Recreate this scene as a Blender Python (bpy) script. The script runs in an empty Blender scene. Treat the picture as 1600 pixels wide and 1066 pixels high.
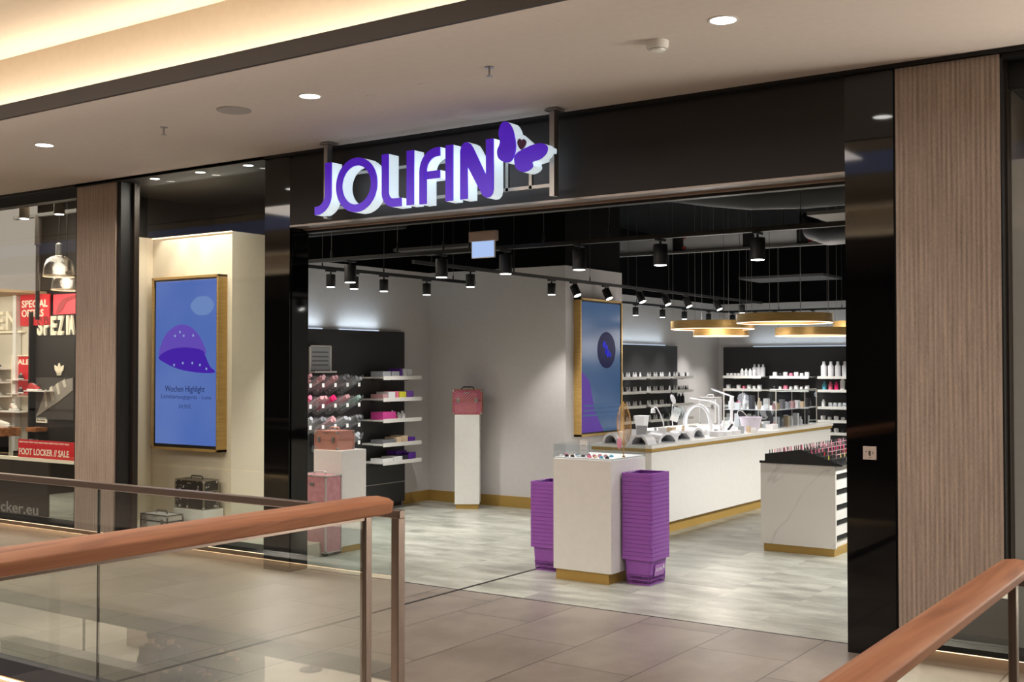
import bpy, math, random
from mathutils import Vector, Matrix
from mathutils.geometry import tessellate_polygon
R = math.radians
random.seed(7)
S = bpy.context.scene
COL = S.collection

# ------------------------------------------------------------------ camera, world, exposure, large lights
cam = bpy.data.cameras.new('camera'); cam.sensor_width = 36; cam.lens = 36*1783/1600; cam.clip_end = 300
camo = bpy.data.objects.new('camera', cam); COL.objects.link(camo)
camo.location = (0, 0, 1.8); camo.rotation_euler = (R(90+1.253), 0, R(34.4))
S.camera = camo
W = bpy.data.worlds.new('world'); S.world = W; W.use_nodes = True
W.node_tree.nodes['Background'].inputs[0].default_value = (1.0, .84, .70, 1)
W.node_tree.nodes['Background'].inputs[1].default_value = .42
S.view_settings.view_transform = 'Standard'; S.view_settings.look = 'None'
S.view_settings.gamma = 1; S.view_settings.use_curve_mapping = False
S.view_settings.exposure = 0.0
S.cycles.transparent_max_bounces = 24
S.cycles.max_bounces = 8; S.cycles.diffuse_bounces = 4; S.cycles.glossy_bounces = 4
S.cycles.sample_clamp_indirect = 6
S.cycles.use_denoising = True
S.cycles.caustics_reflective = False; S.cycles.caustics_refractive = False

def light(kind, loc, energy, color=(1, 1, 1), rot=(0, 0, 0), parent=None, name='lamp', **k):
    l = bpy.data.lights.new(name, kind); l.energy = energy; l.color = color
    for a, b in k.items(): setattr(l, a, b)
    o = bpy.data.objects.new(name, l); COL.objects.link(o)
    o.location = loc; o.rotation_euler = rot
    if parent: o.parent = parent
    return o
WARM = (1, .885, .775); NEUT = (1, .97, .92); COOL = (.72, .88, 1.0)
# area lamps added over the voids, out of frame, to light the gallery
light('AREA', (-8.5, 2.4, 4.15), 350, WARM, name='atrium_fill', shape='RECTANGLE', size=9, size_y=2.0)
light('AREA', (1.5, 2.4, 4.15), 110, WARM, name='atrium_fill', shape='RECTANGLE', size=4, size_y=2.0)
light('AREA', (-14, -7, -1.0), 11000, WARM, name='lower_level_fill', shape='RECTANGLE', size=26, size_y=10)  # added fill that brightens the lower floor for its reflection in the railing
light('AREA', (-9, 2.4, -4.6), 480, WARM, rot=(math.pi, 0, 0), name='lower_bounce_fill', shape='RECTANGLE', size=10, size_y=3)  # added upward fill in place of light bounced off the lower floor

# ------------------------------------------------------------------ materials
def lin(c):
    return tuple((x/255/12.92 if x/255 <= .04045 else ((x/255+.055)/1.055)**2.4) for x in c[:3])+(1,)
MC = {}
def mat(name, c, rough=.5, metal=0, emit=0, ecol=None, c2=None, scale=(6, 6, 6), nscale=3, spec=None, coat=0, bump=0, trans=0):
    """principled material with a procedural noise variation between c and c2"""
    if name in MC: return MC[name]
    m = bpy.data.materials.new(name); m.use_nodes = True; nt = m.node_tree; N = nt.nodes; L = nt.links
    b = N['Principled BSDF']
    tc = N.new('ShaderNodeTexCoord'); mp = N.new('ShaderNodeMapping'); mp.inputs['Scale'].default_value = scale
    no = N.new('ShaderNodeTexNoise'); no.inputs['Scale'].default_value = nscale; no.inputs['Detail'].default_value = 3
    cr = N.new('ShaderNodeValToRGB'); a = lin(c); d = lin(c2) if c2 else tuple(x*.97 for x in a[:3])+(1,)
    cr.color_ramp.elements[0].color = d; cr.color_ramp.elements[1].color = a
    cr.color_ramp.elements[0].position = .35; cr.color_ramp.elements[1].position = .65
    L.new(tc.outputs['Object'], mp.inputs[0]); L.new(mp.outputs[0], no.inputs[0]); L.new(no.outputs[0], cr.inputs[0])
    L.new(cr.outputs[0], b.inputs['Base Color'])
    b.inputs['Roughness'].default_value = rough; b.inputs['Metallic'].default_value = metal
    if spec is not None: b.inputs['Specular IOR Level'].default_value = spec
    if name.startswith('black_ceiling'): b.inputs['Specular IOR Level'].default_value = .08
    if coat: b.inputs['Coat Weight'].default_value = coat
    if emit:
        b.inputs['Emission Color'].default_value = lin(ecol or c); b.inputs['Emission Strength'].default_value = emit
    if bump:
        bn = N.new('ShaderNodeBump'); bn.inputs['Strength'].default_value = bump; bn.inputs['Distance'].default_value = .01
        L.new(no.outputs[0], bn.inputs['Height']); L.new(bn.outputs[0], b.inputs['Normal'])
    MC[name] = m; return m

def glassmat(name, tint=(.96, .98, .97), ior=1.45, rough=0.0, amount=1.0):
    if name in MC: return MC[name]
    m = bpy.data.materials.new(name); m.use_nodes = True; nt = m.node_tree; N = nt.nodes; L = nt.links
    N.remove(N['Principled BSDF']); out = N['Material Output']
    tr = N.new('ShaderNodeBsdfTransparent'); tr.inputs[0].default_value = tint+(1,)
    gl = N.new('ShaderNodeBsdfGlossy'); gl.inputs['Roughness'].default_value = rough
    fr = N.new('ShaderNodeFresnel'); fr.inputs[0].default_value = ior
    ge = N.new('ShaderNodeNewGeometry'); inv = N.new('ShaderNodeMath'); inv.operation = 'SUBTRACT'; inv.inputs[0].default_value = 1
    mu = N.new('ShaderNodeMath'); mu.operation = 'MULTIPLY'; am = N.new('ShaderNodeMath'); am.operation = 'MULTIPLY'; am.inputs[1].default_value = amount
    mx = N.new('ShaderNodeMixShader')
    L.new(ge.outputs['Backfacing'], inv.inputs[1]); L.new(fr.outputs[0], mu.inputs[0]); L.new(inv.outputs[0], mu.inputs[1])
    L.new(mu.outputs[0], am.inputs[0]); L.new(am.outputs[0], mx.inputs[0])
    L.new(tr.outputs[0], mx.inputs[1]); L.new(gl.outputs[0], mx.inputs[2]); L.new(mx.outputs[0], out.inputs[0])
    MC[name] = m; return m

def milky(name, c, f):
    m = mat(name, c, .25); nt = m.node_tree; N = nt.nodes; L = nt.links; b = N['Principled BSDF']
    tr = N.new('ShaderNodeBsdfTransparent'); mx = N.new('ShaderNodeMixShader'); mx.inputs[0].default_value = f
    L.new(tr.outputs[0], mx.inputs[1]); L.new(b.outputs[0], mx.inputs[2]); L.new(mx.outputs[0], N['Material Output'].inputs[0]); return m

def node(N, L, typ, op, a, b=None):
    n = N.new('ShaderNodeMath'); n.operation = op
    for i, x in enumerate((a, b)):
        if x is None: continue
        if isinstance(x, (int, float)): n.inputs[i].default_value = x
        else: L.new(x, n.inputs[i])
    return n.outputs[0]

def floor_mat(name, ca, cb, joint, w, length, shift, x0, y0, jw, rough, streak, jmix, tilevar):
    m = bpy.data.materials.new(name); m.use_nodes = True; nt = m.node_tree; N = nt.nodes; L = nt.links
    b = N['Principled BSDF']; ge = N.new('ShaderNodeNewGeometry'); sp = N.new('ShaderNodeSeparateXYZ')
    L.new(ge.outputs['Position'], sp.inputs[0])
    M = lambda op, a, c=None: node(N, L, None, op, a, c)
    u = M('DIVIDE', M('SUBTRACT', sp.outputs[0], x0), w); row = M('FLOOR', u); fu = M('SUBTRACT', u, row)
    v = M('DIVIDE', M('SUBTRACT', sp.outputs[1], M('ADD', M('MULTIPLY', row, shift), y0)), length); cell = M('FLOOR', v); fv = M('SUBTRACT', v, cell)
    du = M('MULTIPLY', M('MINIMUM', fu, M('SUBTRACT', 1, fu)), w); dv = M('MULTIPLY', M('MINIMUM', fv, M('SUBTRACT', 1, fv)), length)
    isj = M('LESS_THAN', M('MINIMUM', du, dv), jw)
    cx = N.new('ShaderNodeCombineXYZ'); L.new(row, cx.inputs[0]); L.new(cell, cx.inputs[1])
    wn = N.new('ShaderNodeTexWhiteNoise'); wn.noise_dimensions = '2D'; L.new(cx.outputs[0], wn.inputs[0])
    mp = N.new('ShaderNodeMapping'); mp.inputs['Scale'].default_value = streak
    ad = N.new('ShaderNodeVectorMath'); ad.operation = 'MULTIPLY_ADD'; L.new(wn.outputs['Color'], ad.inputs[0]); ad.inputs[1].default_value = (7*tilevar,)*3
    L.new(ge.outputs['Position'], ad.inputs[2]); L.new(ad.outputs[0], mp.inputs[0])
    no = N.new('ShaderNodeTexNoise'); no.inputs['Scale'].default_value = 1; no.inputs['Detail'].default_value = 6; no.inputs['Roughness'].default_value = .62
    L.new(mp.outputs[0], no.inputs[0])
    fine = N.new('ShaderNodeTexNoise'); fine.inputs['Scale'].default_value = 90; L.new(ge.outputs['Position'], fine.inputs[0])
    s = M('ADD', M('MULTIPLY', no.outputs[0], 1.0), M('MULTIPLY', M('SUBTRACT', fine.outputs[0], .5), .25))
    s = M('ADD', s, M('MULTIPLY', M('SUBTRACT', wn.outputs[0], .5), .12*tilevar))
    cr = N.new('ShaderNodeValToRGB'); cr.color_ramp.elements[0].color = lin(ca); cr.color_ramp.elements[1].color = lin(cb)
    cr.color_ramp.elements[0].position = .33; cr.color_ramp.elements[1].position = .68; L.new(s, cr.inputs[0])
    mx = N.new('ShaderNodeMixRGB'); mx.inputs[2].default_value = lin(joint); L.new(M('MULTIPLY', isj, jmix), mx.inputs[0]); L.new(cr.outputs[0], mx.inputs[1])
    L.new(mx.outputs[0], b.inputs['Base Color']); b.inputs['Roughness'].default_value = rough
    MC[name] = m; return m

def stripe_mat(name, ca, cb, period, rough=.55):
    m = bpy.data.materials.new(name); m.use_nodes = True; nt = m.node_tree; N = nt.nodes; L = nt.links
    b = N['Principled BSDF']; ge = N.new('ShaderNodeNewGeometry'); sp = N.new('ShaderNodeSeparateXYZ'); L.new(ge.outputs['Position'], sp.inputs[0])
    M = lambda op, a, c=None: node(N, L, None, op, a, c)
    mp = N.new('ShaderNodeMapping'); mp.inputs['Scale'].default_value = (60, 60, 2.2); L.new(ge.outputs['Position'], mp.inputs[0])
    no = N.new('ShaderNodeTexNoise'); no.inputs['Scale'].default_value = 1; no.inputs['Detail'].default_value = 4; L.new(mp.outputs[0], no.inputs[0])
    mp2 = N.new('ShaderNodeMapping'); mp2.inputs['Scale'].default_value = (250, 250, 60); L.new(ge.outputs['Position'], mp2.inputs[0])
    n2 = N.new('ShaderNodeTexNoise'); n2.inputs['Scale'].default_value = 1; L.new(mp2.outputs[0], n2.inputs[0])
    st = M('MULTIPLY', M('SINE', M('MULTIPLY', sp.outputs[0], 2*math.pi/period)), .09)
    s = M('ADD', M('ADD', st, M('MULTIPLY', no.outputs[0], .7)), M('MULTIPLY', n2.outputs[0], .35))
    cr = N.new('ShaderNodeValToRGB'); cr.color_ramp.elements[0].color = lin(ca); cr.color_ramp.elements[1].color = lin(cb)
    cr.color_ramp.elements[0].position = .25; cr.color_ramp.elements[1].position = .78; L.new(s, cr.inputs[0])
    L.new(cr.outputs[0], b.inputs['Base Color']); b.inputs['Roughness'].default_value = rough
    MC[name] = m; return m

def wood_mat(name, ca, cb, cc, axis='Y', rough=.58):
    m = bpy.data.materials.new(name); m.use_nodes = True; nt = m.node_tree; N = nt.nodes; L = nt.links
    b = N['Principled BSDF']; ge = N.new('ShaderNodeNewGeometry')
    mp = N.new('ShaderNodeMapping'); mp.inputs['Scale'].default_value = (14, 1.1, 16) if axis == 'Y' else (1.1, 14, 16)
    no = N.new('ShaderNodeTexNoise'); no.inputs['Scale'].default_value = 1; no.inputs['Detail'].default_value = 5; no.inputs['Distortion'].default_value = 1.2
    L.new(ge.outputs['Position'], mp.inputs[0]); L.new(mp.outputs[0], no.inputs[0])
    cr = N.new('ShaderNodeValToRGB'); e = cr.color_ramp.elements; e[0].position = .3; e[0].color = lin(ca); e[1].position = .7; e[1].color = lin(cc)
    k = e.new(.5); k.color = lin(cb)
    L.new(no.outputs[0], cr.inputs[0]); L.new(cr.outputs[0], b.inputs['Base Color']); b.inputs['Roughness'].default_value = rough
    MC[name] = m; return m

M_ = dict(
    plaster=mat('ceiling_paint', (214, 203, 196), .85),
    cove=mat('cove_paint', (228, 212, 188), .8),
    shopwall=mat('shop_wall_paint', (214, 210, 210), .8),
    white=mat('white_laminate', (232, 230, 226), .38),
    marble=None,
    blackceil=mat('black_ceiling_paint', (11, 11, 12), .85),
    blackglass=mat('black_glass_cladding', (6, 6, 7), .04, spec=.6),
    blackmetal=mat('black_metal', (17, 17, 18), .45),
    blackmatt=mat('black_matt', (14, 14, 14), .6),
    fascia=mat('dark_fascia', (31, 27, 26), .6),
    fasciatrim=mat('pale_metal_trim', (150, 142, 136), .35, .6),
    panel=mat('charcoal_panel', (48, 48, 50), .5),
    gold=mat('brushed_gold', (206, 170, 104), .4, .45, c2=(184, 148, 86), scale=(2, 2, 60)),
    brass=mat('gold_laminate', (182, 148, 78), .45, .25),
    bronze=mat('bronze_metal', (126, 112, 104), .32, .85),
    steel=mat('brushed_steel', (170, 168, 165), .35, .9),
    galv=mat('galvanised_steel', (196, 198, 200), .6, 0),
    purple=mat('purple_plastic', (150, 84, 176), .42),
    purpledark=mat('purple_plastic_recess', (96, 48, 118), .5),
    glass=glassmat('clear_glass', (.95, .97, .96)),
    railglass=glassmat('railing_glass', (.93, .96, .95), 1.5, 0, 3.6),
    acryl=glassmat('acrylic', (.93, .95, .96), 1.49),
    bin=milky('milky_acrylic', (206, 206, 210), .17),
    ledwarm=mat('warm_led', (255, 225, 185), .5, emit=9, ecol=(255, 214, 160)),
    led=mat('white_led', (255, 250, 242), .5, emit=14),
    ledcool=mat('cool_led', (215, 235, 255), .5, emit=.9),
    lens=mat('lamp_lens', (255, 252, 246), .5, emit=12),
    signwhite=mat('sign_letter_side', (235, 245, 252), .4, emit=.62, ecol=(222, 240, 250)),
    signpurple=mat('sign_letter_face', (84, 30, 214), .35, emit=.42, ecol=(92, 34, 220)),
    pinkcase=mat('pink_case_shell', (206, 150, 156), .4, c2=(190, 132, 140)),
    rosecase=mat('rose_gold_case_shell', (206, 150, 136), .35, .35),
    whiteplastic=mat('white_plastic', (236, 236, 240), .3),
    whitepaper=mat('white_card', (240, 240, 240), .6),
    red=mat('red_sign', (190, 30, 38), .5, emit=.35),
    cream=mat('cream_letters', (226, 214, 188), .5, emit=.3),
    greyfab=mat('grey_fabric', (120, 120, 124), .8),
    shoe=mat('white_shoe_leather', (220, 216, 210), .5),
    shoered=mat('red_shoe_leather', (180, 40, 45), .5),
    shoeblack=mat('black_shoe_leather', (36, 36, 40), .5),
)
stripe_mat('ribbed_wood', (124, 109, 99), (192, 174, 160), .028)
wood_mat('rail_wood', (126, 78, 52), (154, 100, 68), (172, 120, 86))
wood_mat('bench_wood', (120, 70, 36), (160, 100, 58), (190, 130, 84), 'X')
floor_mat('mall_stone', (124, 115, 107), (149, 140, 131), (50, 46, 42), .634, 1.26, .84, -5.087, 5.465, .0042, .36, (2.2, 1.6, 1), .9, 1)
floor_mat('shop_vinyl', (136, 137, 128), (200, 201, 190), (120, 120, 112), .61, .61, .3, -5.57, 7.4, .0015, .3, (1.5, 3.6, 1), .3, .12)
floor_mat('lower_floor', (190, 180, 165), (215, 205, 190), (120, 110, 100), 1.2, 1.2, 0, 0, 0, .006, .3, (1, 1, 1), .6, 1)

def marble():
    m = bpy.data.materials.new('veined_white_laminate'); m.use_nodes = True; nt = m.node_tree; N = nt.nodes; L = nt.links
    b = N['Principled BSDF']; ge = N.new('ShaderNodeTexCoord'); mp = N.new('ShaderNodeMapping')
    m2 = N.new('ShaderNodeMapping'); m2.inputs['Rotation'].default_value = (0, R(48), 0); m2.inputs['Location'].default_value = (.37, 0, .2)
    mp.inputs['Scale'].default_value = (.7, 1, 3.4)
    no = N.new('ShaderNodeTexNoise'); no.inputs['Scale'].default_value = .75; no.inputs['Detail'].default_value = 3
    L.new(ge.outputs['Object'], m2.inputs[0]); L.new(m2.outputs[0], mp.inputs[0]); L.new(mp.outputs[0], no.inputs[0])
    cr = N.new('ShaderNodeValToRGB'); e = cr.color_ramp.elements
    e[0].position = .485; e[0].color = lin((226, 222, 216)); e[1].position = .505; e[1].color = lin((226, 222, 216)); k = e.new(.495); k.color = lin((206, 202, 197))
    L.new(no.outputs[0], cr.inputs[0]); L.new(cr.outputs[0], b.inputs['Base Color']); b.inputs['Roughness'].default_value = .4
    MC['marble'] = m; return m
M_['marble'] = marble()
for k in ('ribbed_wood', 'rail_wood', 'bench_wood', 'mall_stone', 'shop_vinyl', 'lower_floor'): M_[k] = MC[k]

# ------------------------------------------------------------------ mesh builder
class MB:
    def __init__(s): s.v = []; s.f = []; s.m = Matrix()
    def add(s, vs, fs):
        o = len(s.v); s.v += [tuple(s.m @ Vector(p)) for p in vs]; s.f += [tuple(i+o for i in f) for f in fs]; return s
    def box(s, x0, x1, y0, y1, z0, z1):
        return s.add([(x0, y0, z0), (x1, y0, z0), (x1, y1, z0), (x0, y1, z0), (x0, y0, z1), (x1, y0, z1), (x1, y1, z1), (x0, y1, z1)],
                     [(0, 3, 2, 1), (4, 5, 6, 7), (0, 1, 5, 4), (1, 2, 6, 5), (2, 3, 7, 6), (3, 0, 4, 7)])
    def cbox(s, c, d): return s.box(c[0]-d[0]/2, c[0]+d[0]/2, c[1]-d[1]/2, c[1]+d[1]/2, c[2]-d[2]/2, c[2]+d[2]/2)
    def lathe(s, prof, n=24, c=(0, 0, 0), axis='Z'):
        vs = []; fs = []
        for r, z in prof:
            for i in range(n):
                a = 2*math.pi*i/n; p = (r*math.cos(a), r*math.sin(a), z)
                if axis == 'Y': p = (p[0], p[2], -p[1])
                if axis == 'X': p = (p[2], p[0], p[1])
                vs.append((p[0]+c[0], p[1]+c[1], p[2]+c[2]))
        for j in range(len(prof)-1):
            for i in range(n):
                k = (i+1) % n; fs.append((j*n+i, j*n+k, (j+1)*n+k, (j+1)*n+i))
        fs.append(tuple(reversed(range(n)))); fs.append(tuple(range((len(prof)-1)*n, len(prof)*n)))
        return s.add(vs, fs)
    def cyl(s, c, r, h, axis='Z', n=20, r2=None): return s.lathe([(r, 0), (r if r2 is None else r2, h)], n, c, axis)
    def ring(s, c, ro, ri, z0, z1, n=64):
        vs = []; fs = []
        for (r, z) in ((ri, z0), (ro, z0), (ro, z1), (ri, z1)):
            for i in range(n):
                a = 2*math.pi*i/n; vs.append((c[0]+r*math.cos(a), c[1]+r*math.sin(a), c[2]+z))
        for j in range(4):
            for i in range(n):
                k = (i+1) % n; q = (j+1) % 4; fs.append((j*n+i, j*n+k, q*n+k, q*n+i))
        return s.add(vs, fs)
    def tube(s, pts, r, n=8, closed=False):
        pts = [Vector(p) for p in pts]; m = len(pts); vs = []; fs = []
        rr = r if isinstance(r, (list, tuple)) else [r]*m
        for i, p in enumerate(pts):
            if closed: t = pts[(i+1) % m]-pts[i-1]
            else: t = pts[min(i+1, m-1)]-pts[max(i-1, 0)]
            t.normalize(); up = Vector((0, 0, 1)) if abs(t.z) < .9 else Vector((1, 0, 0))
            a = t.cross(up).normalized(); b = t.cross(a)
            for k in range(n):
                g = 2*math.pi*k/n; vs.append(tuple(p+(a*math.cos(g)+b*math.sin(g))*rr[i]))
        for i in range(m if closed else m-1):
            j = (i+1) % m
            for k in range(n): q = (k+1) % n; fs.append((i*n+k, i*n+q, j*n+q, j*n+k))
        if not closed: fs += [tuple(reversed(range(n))), tuple(range((m-1)*n, m*n))]
        return s.add(vs, fs)
    def prism(s, poly, y0, y1):
        """polygon in (x,z) extruded from y0 to y1"""
        n = len(poly); vs = [(p[0], y0, p[1]) for p in poly]+[(p[0], y1, p[1]) for p in poly]
        tr = tessellate_polygon([[Vector((p[0], p[1], 0)) for p in poly]])
        area = sum(poly[i][0]*poly[(i+1) % n][1]-poly[(i+1) % n][0]*poly[i][1] for i in range(n))
        fs = []
        for t in tr:
            a = [Vector(poly[i]) for i in t]; sg = (a[1]-a[0]).x*(a[2]-a[0]).y-(a[1]-a[0]).y*(a[2]-a[0]).x
            t = t if sg > 0 else t[::-1]
            fs.append(tuple(t)); fs.append(tuple(i+n for i in reversed(t)))
        for i in range(n):
            j = (i+1) % n; fs.append((i, i+n, j+n, j) if area > 0 else (j, j+n, i+n, i))
        return s.add(vs, fs)
    def oring(s, cx, cz, ro, ri, y0, y1, n=56, kx=1.0):
        vs = []; fs = []
        for r, y in ((ro, y0), (ri, y0), (ri, y1), (ro, y1)):
            for i in range(n):
                a = 2*math.pi*i/n; vs.append((cx+r*kx*math.cos(a), y, cz+r*math.sin(a)))
        for j in range(4):
            for i in range(n):
                k = (i+1) % n; q = (j+1) % 4; fs.append((j*n+k, j*n+i, q*n+i, q*n+k))
        return s.add(vs, fs)
    def ell(s, c, r, n=16, m=10):
        pr = [(math.sin(math.pi*j/m), -math.cos(math.pi*j/m)) for j in range(m+1)]
        vs = []; fs = []
        for a, z in pr:
            for i in range(n):
                g = 2*math.pi*i/n; vs.append((c[0]+r[0]*a*math.cos(g), c[1]+r[1]*a*math.sin(g), c[2]+r[2]*z))
        for j in range(m):
            for i in range(n): k = (i+1) % n; fs.append((j*n+i, j*n+k, (j+1)*n+k, (j+1)*n+i))
        return s.add(vs, fs)
    def build(s, name, material, parent=None, loc=None, label=None, cat=None, group=None, kind=None, bevel=0, smooth=True, flip=False):
        me = bpy.data.meshes.new(name); me.from_pydata(s.v, [], s.f); me.validate(); me.update()
        import bmesh
        bm = bmesh.new(); bm.from_mesh(me); bmesh.ops.recalc_face_normals(bm, faces=bm.faces); bm.to_mesh(me); bm.free()
        me.materials.append(material if not isinstance(material, str) else M_[material])
        if smooth: me.shade_smooth(); me.set_sharp_from_angle(angle=R(38))
        o = bpy.data.objects.new(name, me); COL.objects.link(o)
        if parent: o.parent = parent
        if loc: o.location = loc
        if bevel:
            b = o.modifiers.new('bevel', 'BEVEL'); b.width = bevel; b.segments = 2; b.limit_method = 'ANGLE'
        return tag(o, label, cat, group, kind)
def tag(o, label=None, cat=None, group=None, kind=None):
    if label: o['label'] = label
    if cat: o['category'] = cat
    if group: o['group'] = group
    if kind: o['kind'] = kind
    return o
def T(name, label, cat, loc=(0, 0, 0), rz=0, group=None):
    o = bpy.data.objects.new(name, None); COL.objects.link(o); o.empty_display_size = .05
    o.location = loc; o.rotation_euler = (0, 0, rz); return tag(o, label, cat, group)
def kids(o): return [c for c in ALLOBJ() if c.parent == o]
def ALLOBJ(): return list(COL.objects)
def copy_tree(o, loc, rz=None, label=None, group=None, ch=None):
    """a copy of a thing together with copies of its parts and sub-parts (mesh data shared)"""
    c = o.copy(); COL.objects.link(c); c.location = loc
    if rz is not None: c.rotation_euler = (0, 0, rz)
    if label: c['label'] = label
    if group: c['group'] = group
    def rec(a, b):
        for k in a.children:
            d = k.copy(); COL.objects.link(d); d.parent = b; rec(k, d)
    rec(o, c); return c
def B(name, m, box, **k):
    mb = MB()
    for b in (box if isinstance(box[0], (list, tuple)) else [box]): mb.box(*b)
    return mb.build(name, m, smooth=False, **k)
def ST(name, m, box, **k): return B(name, m, box, kind='structure', **k)
def text(name, body, m, x0, x1, z0, z1, y, parent=None, depth=.002, bold=0, face='-Y', xc=None, **k):
    """lettering fitted into x0..x1, z0..z1 on a plane (facing -Y; '+X' puts it on an x plane where x0..x1 are y values)"""
    cu = bpy.data.curves.new(name, 'FONT'); cu.body = body; cu.extrude = .5; cu.offset = bold; cu.resolution_u = 3
    ob = bpy.data.objects.new('tmp', cu); COL.objects.link(ob); bpy.context.view_layer.update()
    me = bpy.data.meshes.new_from_object(ob.evaluated_get(bpy.context.evaluated_depsgraph_get()))
    bpy.data.objects.remove(ob); bpy.data.curves.remove(cu); me.name = name
    xs = [v.co.x for v in me.vertices]; ys = [v.co.y for v in me.vertices]; a, b = min(xs), max(xs); c, d = min(ys), max(ys)
    for v in me.vertices:
        px = x0+(v.co.x-a)/(b-a)*(x1-x0); pz = z0+(v.co.y-c)/(d-c)*(z1-z0); dp = (v.co.z-.5)*depth
        v.co = (px, y-dp-depth*.0-depth, pz) if face == '-Y' else (y+dp+depth, px, pz)
    me.materials.clear(); me.materials.append(M_[m] if isinstance(m, str) else m); me.update()
    o = bpy.data.objects.new(name, me); COL.objects.link(o)
    if parent: o.parent = parent
    return tag(o, **k) if k else o
def spline(pts, n=6):
    out = []; m = len(pts)
    for i in range(m):
        p0, p1, p2, p3 = (Vector(pts[(i+k-1) % m]) for k in range(4))
        for j in range(n):
            t = j/n; out.append(tuple(.5*((2*p1)+(p2-p0)*t+(2*p0-5*p1+4*p2-p3)*t*t+(3*p1-p0-3*p2+p3)*t**3)))
    return out
def stroke(pts, w):
    P = [Vector(p) for i, p in enumerate(pts) if not i or (Vector(p)-Vector(pts[i-1])).length > 1e-4]; l = []; r = []
    for i, p in enumerate(P):
        t1 = (P[i]-P[i-1]).normalized() if i else (P[1]-P[0]).normalized(); t2 = (P[i+1]-P[i]).normalized() if i < len(P)-1 else t1
        t = (t1+t2).normalized(); nrm = Vector((-t.y, t.x)); k = w/2/max(.5, nrm.dot(Vector((-t1.y, t1.x))))
        l.append(tuple(p+nrm*k)); r.append(tuple(p-nrm*k))
    return l+r[::-1]
ORD = ['first', 'second', 'third', 'fourth', 'fifth', 'sixth', 'seventh', 'eighth', 'ninth', 'tenth', 'eleventh', 'twelfth', 'thirteenth', 'fourteenth', 'fifteenth', 'sixteenth', 'seventeenth', 'eighteenth', 'nineteenth', 'twentieth', 'twenty-first', 'twenty-second', 'twenty-third', 'twenty-fourth']

# ------------------------------------------------------------------ structure: floors, ceilings, walls
ST('floor', 'mall_stone', (-30, 8, 4.10, 7.37, -.8, 0))
ST('floor', 'mall_stone', (-3.40, -.78, .05, 4.10, -.8, 0))
ST('floor', 'mall_stone', (-30, 8, -9, .05, -1.08, 0))
ST('floor', 'shop_vinyl', (-10.33, 0, 7.37, 21.6, -.8, 0))
ST('floor', 'shop_vinyl', (-20, -10.33, 7.37, 12, -.8, 0))
ST('floor', 'lower_floor', (-45, 12, -26, 9, -5.2, -5))
ST('trim_1', mat('dark_joint', (48, 44, 42), .4, .4), (-5.575, -5.545, 4.10, 8.6, -.01, .0015))
ST('trim_2', 'blackmetal', (-7.23, -2.34, 7.362, 7.376, -.01, .0015))
ST('ceiling', 'plaster', (-30, 8, 4.93, 7.12, 3.67, 3.70))
ST('ceiling', 'plaster', (-30, 8, -9, -3.0, 3.67, 3.70))
ST('ceiling', 'cove', (-30, 8, -3.2, 5.12, 4.21, 4.25))
tag(B('skylight', mat('skylight_glow', (150, 160, 205), .5, emit=.7), (-28, 7, .2, 1.5, 4.19, 4.205)), 'long bluish skylight panel overhead, seen only mirrored in dark glass', 'skylight')
ST('trim_3', mat('dark_bronze_band', (44, 35, 30), .6), (-30, 8, 4.90, 4.93, 3.665, 3.772))
ST('trim_4', MC['dark_bronze_band'], (-30, 8, -3.0, -2.97, 3.665, 3.772))
ST('wall_front', 'cove', (-30, 8, 5.10, 5.12, 3.70, 4.21))
ST('wall_back', 'cove', (-30, 8, -3.2, -3.17, 3.70, 4.21))
tag(B('cove_light', mat('cove_led', (255, 214, 160), .5, emit=4, ecol=(255, 236, 212)), (-29, 8, 5.0, 5.03, 3.702, 3.712)), 'warm light strip hidden behind the dark band above the gallery', 'light strip')
tag(B('cove_light', MC['cove_led'], (-29, 8, -3.12, -3.09, 3.702, 3.712)), 'warm light strip in the ceiling recess behind the viewer', 'light strip')
for y_, r_ in ((5.015, 6), (-3.105, -6)):
    light('AREA', (-11, y_, 3.715), 105, (1, .92, .81), rot=(math.pi, 0, 0), name='cove_strip_lamp', shape='RECTANGLE', size=37, size_y=.03, spread=R(125))
# dark backdrop of the opposite gallery (behind the camera, seen only in reflections)
ST('wall_back', mat('opposite_shopfront', (70, 60, 54), .5), (-30, 8, -9.2, -9, 0, 3.67))
ST('wall_back', mat('opposite_light_wall', (210, 190, 165), .7), (-45, 12, -26.2, -26, -5, -.8))
# slab edges of the galleries with warm light strips under their lip
edge = mat('slab_edge_cream', (206, 190, 170), .6); lip = mat('dark_lip', (40, 38, 40), .4, .3)
for x0, x1 in ((-30, -3.42), (-.76, 8)):
    ST('trim_5', edge, (x0, x1, 4.085, 4.099, -.78, -.12)); ST('trim_5', edge, (x0, x1, .051, .065, -.93, -.12))
    ST('trim_6', lip, (x0, x1, .051, .11, -1.08, -.93))
    tag(B('slab_light', 'ledwarm', (x0, x1, 4.05, 4.065, -.125, -.118)), 'warm light strip under the edge of the %s gallery floor' % ('left' if x0 < -9 else 'right'), 'light strip', 'light strips under the gallery edges')
    tag(B('slab_light', 'ledwarm', (x0, x1, .08, .10, -.125, -.118)), 'warm light strip on the near %s gallery edge, seen only as a reflection' % ('left' if x0 < -9 else 'right'), 'light strip', 'light strips under the gallery edges')
    ST('trim_6', lip, (x0, x1, .051, .12, -.118, 0.0))
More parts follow.
